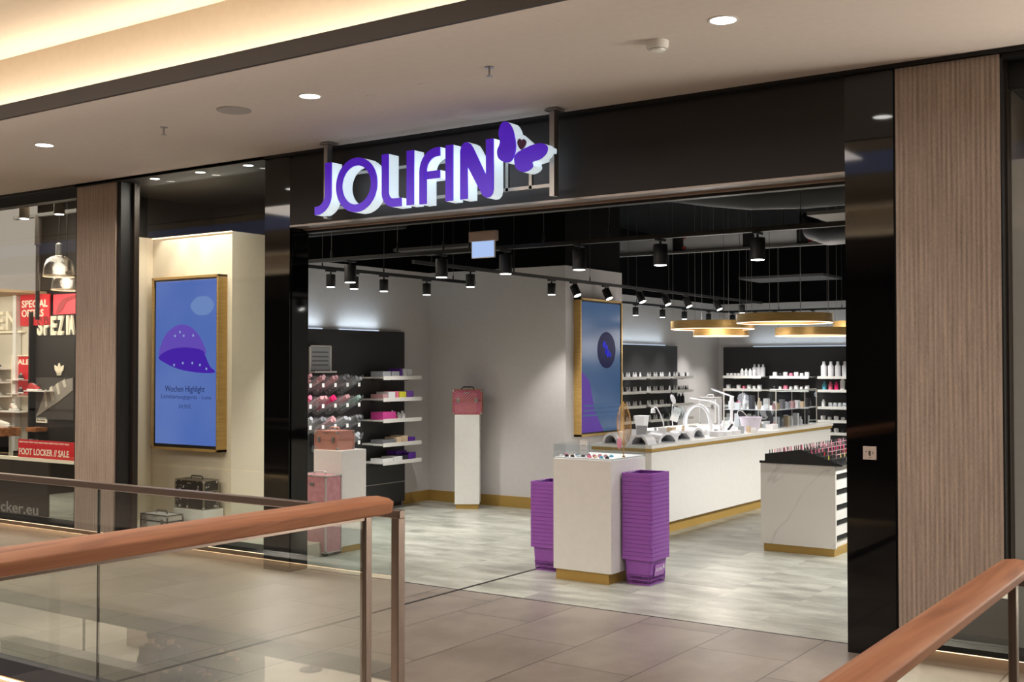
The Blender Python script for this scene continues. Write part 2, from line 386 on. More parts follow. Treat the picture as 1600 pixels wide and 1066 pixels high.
# ------------------------------------------------------------------ facade
ZT = 3.645
ST('wall_front', 'blackmatt', [(-30, -10.34, 7.25, 7.37, 3.56, 3.70), (-10.34, -7.56, 7.12, 7.45, 3.64, 3.72), (-7.56, 8, 7.16, 7.45, 3.62, 3.72)])
ST('trim_7', 'blackmatt', [(-30, 8, 7.12, 7.16, 3.648, 3.70)])
ST('wall_front', 'blackmatt', [(-30, 8, 7.33, 7.45, 3.70, 4.25)])
ST('trim_8', 'blackglass', (-7.572, -7.262, 7.15, 7.37, 0, ZT))          # left black glass column
ST('trim_8', 'blackglass', (-7.262, -7.25, 7.17, 7.37, 0, 3.0))
ST('trim_9', 'blackglass', (-2.335, -2.032, 7.15, 7.40, 0, ZT))          # right black glass column
for x0, x1, z0 in ((-10.334, -9.70, .13), (-2.018, -1.412, .085)):
    ST('trim_10', 'ribbed_wood', (x0, x1, 7.15, 7.30, z0, ZT-.003))
ST('trim_11', 'blackmetal', [(-2.032, -2.018, 7.165, 7.3, 0, ZT)])
ST('trim_12', 'blackmetal', [(-1.412, -1.401, 7.16, 7.36, .085, ZT), (-9.70, -9.64, 7.17, 7.37, .13, ZT), (-10.36, -10.334, 7.16, 7.36, .13, ZT)])
ST('trim_12', mat('dark_brown_metal', (52, 44, 38), .4, .4), [(-1.401, -1.388, 7.24, 7.36, .085, ZT), (-9.64, -9.6, 7.30, 7.36, .13, ZT)])
ST('wall_front', 'fascia', (-7.262, -2.335, 7.15, 7.20, 3.035, ZT-.02))
ST('trim_13', 'fasciatrim', (-7.262, -2.335, 7.15, 7.30, 3.018, 3.035))
ST('trim_14', mat('pinkish_metal', (176, 150, 136), .35, .5), (-7.25, -2.335, 7.30, 7.345, 3.005, 3.035))
ST('trim_15', 'blackmetal', (-7.25, -2.335, 7.345, 7.42, 2.985, 3.05))
ST('wall_front', 'blackmatt', (-7.262, -2.335, 7.36, 7.42, 3.05, 4.2))
# lit base plinths
pl = mat('base_plinth', (150, 132, 118), .4)
for x0, x1, z in ((-30, -7.572, .13), (-2.032, 8, .085)):
    ST('baseboard_front', pl, (x0, x1, 7.24, 7.26, 0, z+.02))
    ST('baseboard_front', 'blackmetal', (x0, x1, 7.16, 7.36, z, z+.035))
    tag(B('plinth_light', mat('plinth_led', (255, 214, 170), .5, emit=4, ecol=(255, 214, 176)), (x0, x1-.01, 7.175, 7.195, z-.008, z)), 'warm light strip under the shop front, %s of the entrance' % ('left' if x0 < -9 else 'right'), 'light strip', 'light strips under the shop front')
# right-hand neighbour's window
ST('window_1', 'glass', (-1.388, 8, 7.30, 7.312, .12, 3.46))
ST('wall_front', 'blackmatt', (-1.40, 8, 7.28, 7.37, 3.46, 3.66))
ST('wall_right', mat('neighbour_backdrop', (205, 196, 188), .7), [(-1.41, 5, 7.9, 7.95, 0, 2.6), (-1.47, -1.41, 7.37, 7.95, 0, 3.5)])
ST('wall_right', mat('neighbour_backdrop_top', (176, 152, 126), .7), (-1.41, 5, 7.96, 8.0, 0, 3.5))
ST('trim_16', mat('dark_skirting', (60, 56, 54), .5), (-1.41, 5, 7.88, 7.9, .0, .30))
text('window_lettering', 'ca', mat('grey_lettering', (72, 66, 62), .5), -1.655, -1.535, .165, .225, 7.148, None, bold=.03, label='grey lettering low on the pillar base right of the entrance', cat='lettering')
# display window left of the entrance
ST('window_2', 'glass', (-9.60, -7.572, 7.33, 7.342, .165, 3.64))
ST('ceiling', 'blackmatt', (-10.33, -7.3, 7.45, 8.95, 3.64, 3.68))
ST('wall_left', 'blackmatt', [(-10.33, -7.45, 8.92, 8.98, 3.2, 3.66), (-10.40, -10.33, 7.3, 8.98, 3.2, 3.68)])
ST('wall_left', mat('window_wall_paint', (226, 214, 192), .75), [(-10.42, -10.33, 7.36, 8.98, 0, 3.2), (-10.33, -9.06, 8.1, 8.95, 0, 3.2)])
ST('floor', mat('window_floor', (214, 204, 188), .5), (-10.33, -7.6, 7.36, 8.1, 0, .13))
light('AREA', (-9.1, 7.72, 3.60), 27, (1, .91, .80), rot=(R(-12), 0, 0), name='window_lamp', shape='RECTANGLE', size=1.6, size_y=.08)
for x_ in (-10.0, -9.66, -9.3): light('SPOT', (x_, 7.82, 3.58), 26, (1, .90, .76), rot=(R(14), 0, 0), name='window_lamp', spot_size=R(64), spot_blend=.5, shadow_soft_size=.03)
tag(B('light_strip', mat('window_led', (255, 225, 185), .5, emit=2.2), (-10.33, -9.06, 8.085, 8.1, 3.19, 3.20)), 'thin warm light strip along the top of the display window partition', 'light strip')
# the shop's own walls
ST('wall_left', 'shopwall', (-9.70, -9.60, 8.95, 12.04, 0, 3.05))
ST('wall_left', 'shopwall', (-9.70, -7.44, 12.04, 13.48, 0, 3.05))
ST('wall_left', 'shopwall', (-9.75, -9.65, 13.48, 21.6, 0, 3.05))
ST('wall_back', 'shopwall', (-9.75, 0, 21.55, 21.65, 0, 3.05))
ST('wall_right', 'shopwall', (-.5, -.4, 7.42, 21.6, 0, 3.05))
ST('wall_right', 'shopwall', (-2.25, -.4, 7.40, 7.46, 0, 3.05))
ST('wall_left', 'blackceil', [(-9.80, -9.64, 8.95, 21.6, 3.05, 4.25), (-9.64, -7.46, 12.06, 13.46, 3.05, 4.25), (-10.33, -9.7, 8.98, 9.05, 0, 4.25)])
ST('wall_back', 'blackceil', (-9.75, 0, 21.57, 21.7, 3.05, 4.25))
ST('wall_right', 'blackceil', (-.48, -.38, 7.42, 21.6, 3.05, 4.25))
ST('ceiling', 'blackceil', (-9.9, 0, 7.42, 21.7, 4.2, 4.25))
ST('baseboard_left', 'brass', [(-9.60, -9.585, 11.5, 12.04, 0, .14), (-9.60, -7.44, 12.025, 12.04, 0, .14), (-7.44, -7.425, 12.025, 13.48, 0, .14)])
ST('baseboard_back', 'brass', (-9.65, -.5, 21.53, 21.55, 0, .14))
# neighbouring shop on the left
ST('window_3', 'glass', (-20, -10.36, 7.33, 7.342, .165, 3.56))
ST('wall_left', mat('neighbour_wall', (214, 205, 188), .7), (-20, -15.45, 10.0, 10.1, 0, 2.86))
ST('wall_left', mat('neighbour_dark_wall', (38, 34, 33), .5), (-15.45, -10.42, 10.0, 10.1, 0, 2.60))
ST('wall_left', mat('neighbour_upper_dark', (30, 26, 24), .7), (-15.45, -10.42, 10.02, 10.1, 2.60, 4.3))
ST('ceiling', mat('neighbour_soffit', (176, 154, 124), .8), [(-20, -15.2, 9.2, 10.1, 2.86, 2.9), (-20, -15.2, 9.2, 9.24, 2.86, 4.3)])
ST('ceiling', MC['neighbour_upper_dark'], (-20, -10.42, 7.45, 10.1, 4.25, 4.35))
ST('wall_left', 'neighbour_wall' in MC and MC['neighbour_wall'], (-20.1, -20, 7.4, 10.1, 0, 4.3))
light('AREA', (-15, 8.6, 4.1), 200, (1, .86, .68), name='neighbour_fill', shape='RECTANGLE', size=5, size_y=1.2)
light('AREA', (-15.8, 8.4, 2.8), 30, (1, .9, .75), rot=(R(70), 0, 0), name='neighbour_fill', shape='RECTANGLE', size=2, size_y=.4)
light('AREA', (1.0, 7.65, 1.8), 190, WARM, rot=(0, R(90), 0), name='neighbour_fill', shape='RECTANGLE', size=3, size_y=.4)  # unseen fill added to brighten the side wall in the right-hand window

# ------------------------------------------------------------------ balustrades
def rail_y(name, x0, x1, posts, joints, label):
    """balustrade along x at y = 4.07"""
    t = T(name, label, 'balustrade', ((x0+x1)/2, 4.07, 0)); cx = (x0+x1)/2
    B('top_rail', 'bronze', (x0-cx, x1-cx, -.02, .02, 1.095, 1.135) if x0 < -5 else (x0-cx+.02, x1-cx, -.02, .02, 1.075, 1.10), parent=t, bevel=.004)
    B('base_shoe', mat('base_shoe_metal', (60, 60, 72), .35, .6), (x0-cx, x1-cx, -.045, .025, -.085, .015), parent=t)
    for p in posts: B('post', 'bronze', (p-cx-.022, p-cx+.022, -.024, .024, 0, 1.10 if x0 < -5 else 1.08), parent=t, bevel=.003)
    xs = [x0]+joints+[x1]
    for a, b in zip(xs, xs[1:]): B('glass_pane', 'railglass', (a-cx+.006, b-cx-.006, -.006, .006, .0, 1.094), parent=t)
    for j in joints: B('pane_edge', mat('glass_edge_green', (16, 34, 32), .2), (j-cx-.004, j-cx+.004, -.007, .007, 0, 1.094), parent=t)
    return t
rail_y('balustrade', -17, -3.40, [-3.425], [-14.95, -11.85, -8.75, -5.652], 'bronze-railed glass balustrade along the gallery, left of the walkway')
rail_y('balustrade', -.80, 6, [-.868], [2.3], 'bronze-railed glass balustrade along the gallery, right of the walkway')
def wood_rail(x, y0, y1, label, tw, zs=1.0):
    t = T('wooden_handrail_balustrade', label, 'balustrade', (x, (y0+y1)/2, 0)); cy = (y0+y1)/2
    a, b = y0-cy, y1-cy
    # handrail profile: broad gently crowned top, undercut sides
    prof = [(-tw*.55, .0), (-tw*.30, -.012), (tw*.30, -.012), (tw*.55, .0), (tw*.60, .045), (tw*.42, .062), (0, .070), (-tw*.42, .062), (-tw*.60, .045)]
    mb = MB(); n = len(prof); ys = [a, b-.05, b-.02, b]; sc = [1, 1, .96, .82]; vs = []; fs = []
    for yy, k in zip(ys, sc):
        for p in prof: vs.append((p[0]*k, yy, 1.205+(p[1]-.07)*zs*k))
    for j in range(3):
        for i in range(n): q = (i+1) % n; fs.append((j*n+i, j*n+q, (j+1)*n+q, (j+1)*n+i))
    fs += [tuple(range(n)), tuple(range(3*n, 4*n))]
    mb.add(vs, fs).build('handrail', 'rail_wood', t, bevel=.004)
    B('rail_channel', 'bronze', (-.012, .012, a, b-.06, 1.185-.082*zs, 1.207-.082*zs), parent=t)
    B('glass_pane', 'railglass', (-.006, .006, a, b-.10, 0, 1.185-.082*zs), parent=t)
    B('end_post', 'bronze', (-.018, .018, b-.10, b-.06, 0, 1.2-.082*zs), parent=t, bevel=.003)
    B('base_shoe', MC['base_shoe_metal'], (-.03, .03, a, b-.1, -.085, .015), parent=t)
wood_rail(-3.475, .15, 3.985, 'wooden handrail on glass, rising from left edge to the end post', .195)
wood_rail(-.715, .15, 3.80, 'wooden handrail on glass in the bottom right corner', .085, .62)

# ------------------------------------------------------------------ gallery ceiling fittings
def downlight(x, y, r, label, z=3.67, e=60, color=(1, .9, .78)):
    t = T('recessed_downlight', label, 'ceiling light', (x, y, z), group='recessed ceiling lights')
    MB().ring((0, 0, 0), r*1.13, r*.97, -.004, .006, 32).build('trim_ring', 'white', t)
    MB().cyl((0, 0, -.001), r*.98, .008, n=32).build('lens', 'lens', t)
    light('SPOT', (0, 0, -.03), e, color, parent=t, spot_size=R(120), spot_blend=.7, shadow_soft_size=r)
    return t
for x, l in ((-11.8, 'recessed downlight in the gallery ceiling beyond the left edge'), (-8.7, 'recessed downlight in the gallery ceiling above the display window'), (-5.6, 'recessed downlight in the gallery ceiling above the sign'), (-2.52, 'recessed downlight in the gallery ceiling, nearest and top right'), (.6, 'recessed downlight in the gallery ceiling beyond the right edge')):
    downlight(x, 5.70, .072, l)
for i, x in enumerate((-9.204, -8.54, -7.883)):
    downlight(x, 7.235, .045, '%s small spotlight in the black soffit over the display window' % ('left', 'middle', 'right')[i], 3.64, 40, (1, .88, .74))
MB().cyl((0, 0, -.006), .125, .008, n=40).build('ceiling_speaker', mat('speaker_grille', (168, 160, 156), .8), loc=(-6.365, 5.70, 3.67), label='flat round speaker grille in the ceiling above the window', cat='speaker')
for i, (x, y) in enumerate(((-7.28, 5.804), (-4.124, 5.774))):
    t = T('sprinkler', 'small chrome sprinkler hanging from the ceiling %s' % ('above the left window' if i == 0 else 'right of the sign'), 'sprinkler', (x, y, 3.67), group='ceiling sprinklers')
    MB().cyl((0, 0, -.006), .028, .007).build('escutcheon', 'steel', t)
    MB().lathe([(.007, -.055), (.008, -.006)], 10).build('stem', 'steel', t)
    MB().cyl((0, 0, -.062), .02, .004).build('deflector', 'steel', t)
t = T('smoke_detector', 'white smoke detector on the ceiling left of the nearest downlight', 'smoke detector', (-3.001, 5.865, 3.67))
MB().lathe([(.060, -.045), (.064, -.03), (.066, 0)], 32).build('base', 'white', t)
MB().lathe([(.028, -.062), (.042, -.058), (.047, -.048)], 32).build('sensor_head', 'white', t)
MB().cyl((0, 0, -.048), .044, .004).build('slot', 'blackmetal', t)
for x, y in ((-5.25, 5.95), (-4.75, 5.9)):
    MB().cyl((0, 0, -.003), .045, .004, n=24).build('ceiling_cover', 'plaster', loc=(x, y, 3.67), label='faint round cover plate in the ceiling %s the sign' % ('above' if x < -5 else 'above right of'), cat='cover plate')

# ------------------------------------------------------------------ the sign
sg = T('shop_sign', 'glowing purple JOLIFIN letters with butterfly on a steel frame', 'sign', (-5.5, 6.85, 3.05))
def sgb(name, mb_fn, parent=None):
    """white letter body with a purple face; returns the body"""
    mb = MB(); mb_fn(mb, 0.012, .13); mb.v = [(x+5.5, y, z-3.05) for x, y, z in mb.v]; body = mb.build(name, 'signwhite', sg)
    fb = MB(); mb_fn(fb, 0, .012); fb.v = [(x+5.5, y, z-3.05) for x, y, z in fb.v]; fb.build('letter_face', 'signpurple', body); return body
def arc(cx, cz, r, a0, a1, n=8): return [(cx+r*math.cos(R(a0+(a1-a0)*i/n)), cz+r*math.sin(R(a0+(a1-a0)*i/n))) for i in range(n+1)]
def L_J(m, y0, y1): m.prism(stroke([(-6.521, 3.47), (-6.521, 3.215)]+arc(-6.655, 3.215, .134, 0, -80)+[(-6.671, 3.083)], .068), y0, y1)
def L_O(m, y0, y1): m.oring(-6.213, 3.259, .220, .157, y0, y1)
def L_L(m, y0, y1): m.prism(stroke([(-5.909, 3.475), (-5.909, 3.17)]+arc(-5.823, 3.17, .086, 180, 270)+[(-5.742, 3.084)], .067), y0, y1)
def L_I(m, y0, y1): m.prism([(-5.688, 3.052), (-5.617, 3.052), (-5.617, 3.477), (-5.688, 3.477)], y0, y1)
def L_F(m, y0, y1):
    m.prism(stroke([(-5.526, 3.048), (-5.526, 3.30)]+arc(-5.386, 3.30, .14, 180, 95)+[(-5.36, 3.441)], .068), y0, y1)
    m.prism([(-5.50, 3.237), (-5.36, 3.237), (-5.36, 3.297), (-5.50, 3.297)], y0, y1)
def L_I2(m, y0, y1): m.prism([(-5.305, 3.052), (-5.235, 3.052), (-5.235, 3.478), (-5.305, 3.478)], y0, y1)
def L_N(m, y0, y1):
    m.prism([(-5.165, 3.054), (-5.098, 3.054), (-5.098, 3.30)]+[(-4.975, 3.098), (-4.955, 3.066), (-4.925, 3.048), (-4.893, 3.05), (-4.868, 3.072), (-4.859, 3.11)]
            + [(-4.859, 3.482), (-4.926, 3.482), (-4.926, 3.215)]+[(-5.045, 3.43), (-5.07, 3.465), (-5.10, 3.482), (-5.13, 3.478), (-5.155, 3.455), (-5.165, 3.42)], y0, y1)
for n_, f_ in (('letter_J', L_J), ('letter_O', L_O), ('letter_L', L_L), ('letter_I', L_I), ('letter_F', L_F), ('letter_I', L_I2), ('letter_N', L_N)): sgb(n_, f_)
W1 = spline([(-4.761, 3.594), (-4.795, 3.572), (-4.812, 3.515), (-4.800, 3.455), (-4.806, 3.425), (-4.825, 3.385), (-4.812, 3.330), (-4.752, 3.293), (-4.700, 3.300), (-4.668, 3.350), (-4.660, 3.42), (-4.683, 3.52), (-4.718, 3.578)], 4)
W2 = spline([(-4.673, 3.310), (-4.650, 3.350), (-4.58, 3.378), (-4.50, 3.398), (-4.43, 3.398), (-4.388, 3.372), (-4.395, 3.325), (-4.445, 3.288), (-4.50, 3.276), (-4.517, 3.270), (-4.512, 3.240), (-4.545, 3.215), (-4.60, 3.208), (-4.655, 3.240)], 4)
HT = spline([(-4.612, 3.372), (-4.640, 3.405), (-4.645, 3.438), (-4.625, 3.455), (-4.610, 3.440), (-4.592, 3.448), (-4.572, 3.430), (-4.578, 3.400)], 3)
WEB = [(-4.70, 3.48), (-4.66, 3.50), (-4.57, 3.425), (-4.50, 3.395), (-4.60, 3.33), (-4.68, 3.30), (-4.72, 3.38)]
bf = MB()
for q, (a, b) in ((W1, (.012, .13)), (W2, (.012, .13)), (WEB, (.013, .128))): bf.prism([(p[0]+5.5, p[1]-3.05) for p in q], a, b)
bfo = bf.build('butterfly', 'signwhite', sg)
for n_, q in (('upper_wing_face', W1), ('lower_wing_face', W2)): MB().prism([(p[0]+5.5, p[1]-3.05) for p in q], 0, .012).build(n_, 'signpurple', bfo)
MB().prism([(p[0]+5.5, p[1]-3.05) for p in HT], .002, .013).build('heart', mat('heart_face', (112, 66, 110), .4), bfo)
st = MB()
for z in (3.115, 3.385): st.box(-6.64+5.5, -4.41+5.5, .135, .16, z-3.05-.0125, z-3.05+.0125)
for x in (-5.95, -4.83, -4.62): st.box(x+5.5-.0125, x+5.5+.0125, .135, .16, .05, .33)
st.build('sign_frame', 'steel', sg, smooth=False)
for x in (-6.645, -4.41):
    b_ = B('hanger_bracket', 'steel', [(x+5.5-.02, x+5.5+.02, .10, .16, -.02, .60), (x+5.5-.05, x+5.5+.05, .08, .20, .60, .612)], parent=sg)
light('AREA', (0, .16, .2), 2.5, (.8, .88, 1), rot=(R(90), 0, 0), parent=sg, name='sign_glow', shape='RECTANGLE', size=2.0, size_y=.35)

# ------------------------------------------------------------------ screens
def noise_screen(name, ca, cb, e):
    m = bpy.data.materials.new(name); m.use_nodes = True; nt = m.node_tree; N = nt.nodes; L = nt.links; b = N['Principled BSDF']
    ge = N.new('ShaderNodeTexCoord'); no = N.new('ShaderNodeTexNoise'); no.inputs['Scale'].default_value = .9; L.new(ge.outputs['Object'], no.inputs[0])
    cr = N.new('ShaderNodeValToRGB'); cr.color_ramp.elements[0].color = lin(ca); cr.color_ramp.elements[1].color = lin(cb); cr.color_ramp.elements[0].position = .35; cr.color_ramp.elements[1].position = .65
    L.new(no.outputs[0], cr.inputs[0]); L.new(cr.outputs[0], b.inputs['Emission Color']); b.inputs['Emission Strength'].default_value = e
    b.inputs['Base Color'].default_value = (.001, .001, .002, 1); b.inputs['Roughness'].default_value = .2; b.inputs['Specular IOR Level'].default_value = .12
    MC[name] = m; return m
noise_screen('screen_blue', (78, 108, 188), (98, 122, 192), .95)
noise_screen('screen_slate', (66, 92, 126), (76, 100, 134), .82)
def em(name, c, e=1):
    m = mat(name, (1, 1, 1), .4, emit=e, ecol=c, spec=.03); return m
sc = T('advertising_screen', 'gold-framed portrait screen showing a purple hood in the display window', 'screen', (-9.66, 8.1, 1.83), group='gold-framed portrait screens')
B('frame', 'gold', [(-.53, -.505, -.12, -.0, -.92, .92), (.505, .53, -.12, 0, -.92, .92), (-.53, .53, -.12, 0, .895, .92), (-.53, .53, -.12, 0, -.92, -.895), (-.51, .51, -.06, 0, -.9, .9)], parent=sc)
B('bezel', 'blackmatt', (-.505, .505, -.10, -.06, -.895, .895), parent=sc)
d = B('display', MC['screen_blue'], (-.48, .48, -.104, -.10, -.86, .875), parent=sc)
def dz(pts): return [(x+9.66, z-1.83) for x, z in pts]
lo = [(-10.085, 1.893), (-9.918, 1.971), (-9.669, 1.996), (-9.40, 1.968), (-9.337, 1.90), (-9.267, 1.794), (-9.198, 1.753), (-9.22, 1.728), (-9.475, 1.732), (-9.752, 1.766), (-9.974, 1.831)]
up_ = [(-10.07, 1.906), (-10.043, 2.037), (-9.946, 2.158), (-9.78, 2.233), (-9.614, 2.224), (-9.475, 2.149), (-9.392, 2.055), (-9.33, 1.93), (-9.5, 1.96), (-9.8, 1.97)]
MB().prism(spline(dz(up_), 4), -.1065, -.104).build('hood_picture', em('hood_violet', (112, 84, 198), .85), d)
MB().prism(spline(dz(lo), 4), -.1085, -.1065).build('hood_picture', em('hood_purple', (78, 40, 182), .85), d)
for x, z in ((-9.83, 1.81), (-9.69, 1.83), (-9.54, 1.83), (-9.42, 1.81), (-9.32, 1.77), (-9.74, 2.16), (-9.82, 2.12), (-9.68, 2.12), (-9.53, 2.12)):
    MB().cyl((x+9.66, -.1095, z-1.83), .014, .002, 'Y', 10).build('picture_dot', em('dot_pale', (150, 170, 225), .9), d)
MB().prism(spline([(.08, .60), (.16, .68), (.27, .70), (.38, .68), (.45, .60), (.38, .52), (.27, .50), (.16, .52)], 4), -.1055, -.104).build('logo_patch', em('patch_blue', (118, 146, 205), .9), d)
tx = em('screen_text', (44, 60, 120), .6)
text('screen_text', 'Wochen Highlight', tx, -9.98+9.66, -9.35+9.66, 1.505-1.83, 1.59-1.83, -.1045, d, .0015)
text('screen_text', 'Lichthärtungsgerät - Luna', em('screen_text_faint', (64, 84, 150), .7), -.38, .41, 1.44-1.83, 1.495-1.83, -.1045, d, .0015)
text('screen_text', '24,95€', MC['screen_text_faint'], -.10, .10, 1.345-1.83, 1.395-1.83, -.1045, d, .0015)

sc = T('advertising_screen', 'gold-framed portrait screen with dark round logo on the white pillar', 'screen', (-7.44, 12.775, 1.785), group='gold-framed portrait screens')
B('frame', 'gold', [(0, .10, -.54, -.515, -.87, .87), (0, .10, .515, .54, -.87, .87), (0, .10, -.54, .54, .845, .87), (0, .10, -.54, .54, -.87, -.845), (0, .05, -.52, .52, -.85, .85)], parent=sc)
B('bezel', 'blackmatt', (.05, .085, -.515, .515, -.845, .845), parent=sc)
d = B('display', MC['screen_slate'], (.085, .089, -.495, .495, -.825, .825), parent=sc)
lg = MB().cyl((.089, .0, 0), .235, .002, 'X', 40); lg.v = [(x, y+.13, z+.22) for x, y, z in lg.v]; lg.build('round_logo', em('logo_navy', (14, 20, 66), .8), d)
for dy, dz_, rr in ((-.06, .07, .045), (.0, .035, .035), (.03, -.04, .05), (-.02, -.02, .03), (.09, -.06, .03)):
    q = MB().cyl((.091, 0, 0), rr, .001, 'X', 16); q.v = [(x, y+.13+dy, z+.22+dz_) for x, y, z in q.v]; q.build('butterfly_mark', em('logo_blue', (16, 24, 190), .8), d)
q = MB(); q.add([(.0905, -.495, -.825), (.0905, -.495, -.05), (.0905, -.30, -.18), (.0905, -.18, -.55), (.0905, .05, -.825), (.0895, -.495, -.825), (.0895, -.495, -.05), (.0895, -.30, -.18), (.0895, -.18, -.55), (.0895, .05, -.825)],
     [(0, 1, 2, 3, 4), (5, 9, 8, 7, 6), (0, 5, 6, 1), (1, 6, 7, 2), (2, 7, 8, 3), (3, 8, 9, 4), (4, 9, 5, 0)]).build('purple_picture', em('picture_purple', (96, 66, 150), .9), d)
for a in range(3):
    B('picture_band', em('picture_band_blue', (78, 104, 138), .84), (.0895, .0915, -.47+a*.02, .48, -.62+a*.06, -.60+a*.06), parent=d)

# ------------------------------------------------------------------ exit sign, track lights, services
t = T('exit_sign', 'illuminated hanging escape sign with pale glowing panel near the entrance', 'sign', (-5.705, 7.9, 2.85))
B('housing', mat('housing_beige', (196, 178, 166), .5), (-.17, .17, -.03, .03, .02, .125), parent=t, bevel=.006)
B('panel', em('exit_panel', (170, 195, 240), 1.0), (-.14, .14, -.008, .008, -.145, .02), parent=t)
B('panel_edge', 'whiteplastic', [(-.145, -.14, -.01, .01, -.15, .02), (.14, .145, -.01, .01, -.15, .02), (-.145, .145, -.01, .01, -.152, -.145)], parent=t)
B('hanger', 'blackmetal', (-.004, .004, -.004, .004, .125, 1.62), parent=t); t.scale = (.83, .83, .83)
def rail(name, label, a, b, wires, z=2.85, w=.035):
    t = T(name, label, 'track', ((a[0]+b[0])/2, (a[1]+b[1])/2, z)); cx, cy = (a[0]+b[0])/2, (a[1]+b[1])/2
    if a[0] == b[0]: bx = (-w/2, w/2, a[1]-cy, b[1]-cy, -.018, .018)
    else: bx = (a[0]-cx, b[0]-cx, -w/2, w/2, -.018, .018)
    B('rail', 'blackmetal', bx, parent=t)
    for (x, y) in wires:
        MB().tube([(x-cx, y-cy, .018), (x-cx, y-cy, 4.2-z)], .0022, 5).build('wire', mat('wire_grey', (110, 110, 108), .4, .6), t)
        MB().lathe([(.006, .018), (.009, .04), (.004, .075)], 8, (x-cx, y-cy, 0)).build('wire_grip', 'blackmetal', t)
    return t
rail('light_track', 'short black light track above the left shelves', (-8.55, 8.55), (-8.55, 11.65), [(-8.55, 8.9), (-8.55, 9.9), (-8.55, 11.2)])
rail('light_track', 'long black light track running past the white pillar', (-7.30, 8.9), (-7.30, 18.0), [(-7.3, y) for y in (9.2, 10.7, 12.4, 13.4, 14.6, 16, 17.5)])
rail('light_track', 'black light track along the far left shelf wall', (-9.10, 13.9), (-9.10, 20.58), [(-9.1, y) for y in (15, 17, 19)])
rail('light_track', 'black light track in front of the back wall', (-9.10, 20.6), (-1.2, 20.6), [(x, 20.6) for x in (-8, -6.8, -5.5, -4)])
tb = rail('light_track', 'black light beam parallel to the entrance with large cylinder lamps', (-8.2, 8.3), (-2.0, 8.3), [], z=2.85, w=.05)
for x in (-7.85, -7.0, -6.45, -6.15, -5.35, -4.7, -3.05):
    MB().tube([(x+5.1, 0, .018), (x+5.1, 0, 1.35)], .003, 5).build('wire', MC['wire_grey'], tb)
    MB().lathe([(.010, .018), (.012, .06), (.004, .12)], 8, (x+5.1, 0, 0)).build('wire_grip', 'blackmetal', tb)
rail('light_track', 'added black light track above the aisle, unseen behind the right column', (-1.9, 9.0), (-1.9, 19), [(-1.9, y) for y in (10, 12, 14, 16)])  # track added out of sight to carry the aisle fill spots

def head(r, h, e, tilt=0, lensz=0, size=85, color=NEUT):
    t = T('track_spotlight', '', 'spotlight', (0, 0, 2.832))
    B('adapter', 'blackmetal', (-.016, .016, -.07, .07, -.018, 0), parent=t)
    MB().cyl((0, 0, -.045), .009, .03).build('stem', 'blackmetal', t)
    b = MB().lathe([(r*.93, -h), (r, -h+.005), (r, -.006), (r*.94, 0)], 28).build('lamp_body', 'blackmetal', t, loc=(0, 0, -.045)); b.rotation_euler = (0, R(tilt), 0)
    MB().cyl((0, 0, -h-.003), r*.86, .004, n=24).build('lens', 'lens', b)
    light('SPOT', (0, 0, -h-.03), e, color, parent=b, spot_size=R(size), spot_blend=.6, shadow_soft_size=r*.9)
    return t
SPOT_E = 118
h0 = head(.05, .135, SPOT_E, 0); ht = head(.05, .135, SPOT_E, -26); hb = head(.058, .17, SPOT_E*.42, size=100); ha = head(.05, .135, 215, 30, size=95); hf = head(.05, .135, 75, 0)
hl = head(.05, .135, 84, 0)
used = set()
def spot(src, x, y, rz, label, group):
    if src.name in used: return copy_tree(src, (x, y, 2.832), rz, label, group)
    used.add(src.name); src.location = (x, y, 2.832); src.rotation_euler = (0, 0, rz); src['label'] = label; src['group'] = group; return src
for i, y in enumerate((9.03, 9.40, 9.90, 10.68)): spot(hl, -8.55, y, 0, '%s black spotlight from the left on the short track above the left shelves' % ORD[i], 'spotlights on the short left track')
for i, (y, s_) in enumerate(((9.87, hl), (11.5, hl), (12.0, ht), (12.79, ht), (13.70, ht), (14.46, ht), (15.14, ht), (16.2, ht), (17.2, h0))):
    spot(s_, -7.30, y, 0, '%s black spotlight from the left on the long track past the white pillar' % ORD[i], 'spotlights on the long track')
for i, y in enumerate((16.0, 16.96, 17.95, 18.82, 19.86)): spot(hf, -9.10, y, 0, '%s black spotlight from the left on the far shelf-wall track' % ORD[i], 'spotlights on the far left track')
for i, x in enumerate((-8.94, -8.47, -8.07, -7.71, -7.34, -6.4, -5.4, -4.2)): spot(hf, x, 20.6, 0, '%s black spotlight from the left on the track before the back wall' % ORD[i], 'spotlights on the back track')
for i, x in enumerate((-7.6, -6.47, -5.752, -4.992, -4.225, -3.392, -2.6)): spot(hb, x, 8.3, 0, '%s large cylinder lamp from the left on the beam above the entrance' % ORD[i], 'large cylinder lamps above the entrance')
for i, y in enumerate((10.2, 11.4, 12.6, 13.8, 15.2, 17)): spot(ha, -1.90, y, 0, '%s added black spotlight from the front on the unseen track above the aisle' % ORD[i], 'added spotlights above the aisle')  # added unseen spots, tilted to light the aisle floor and counter fronts
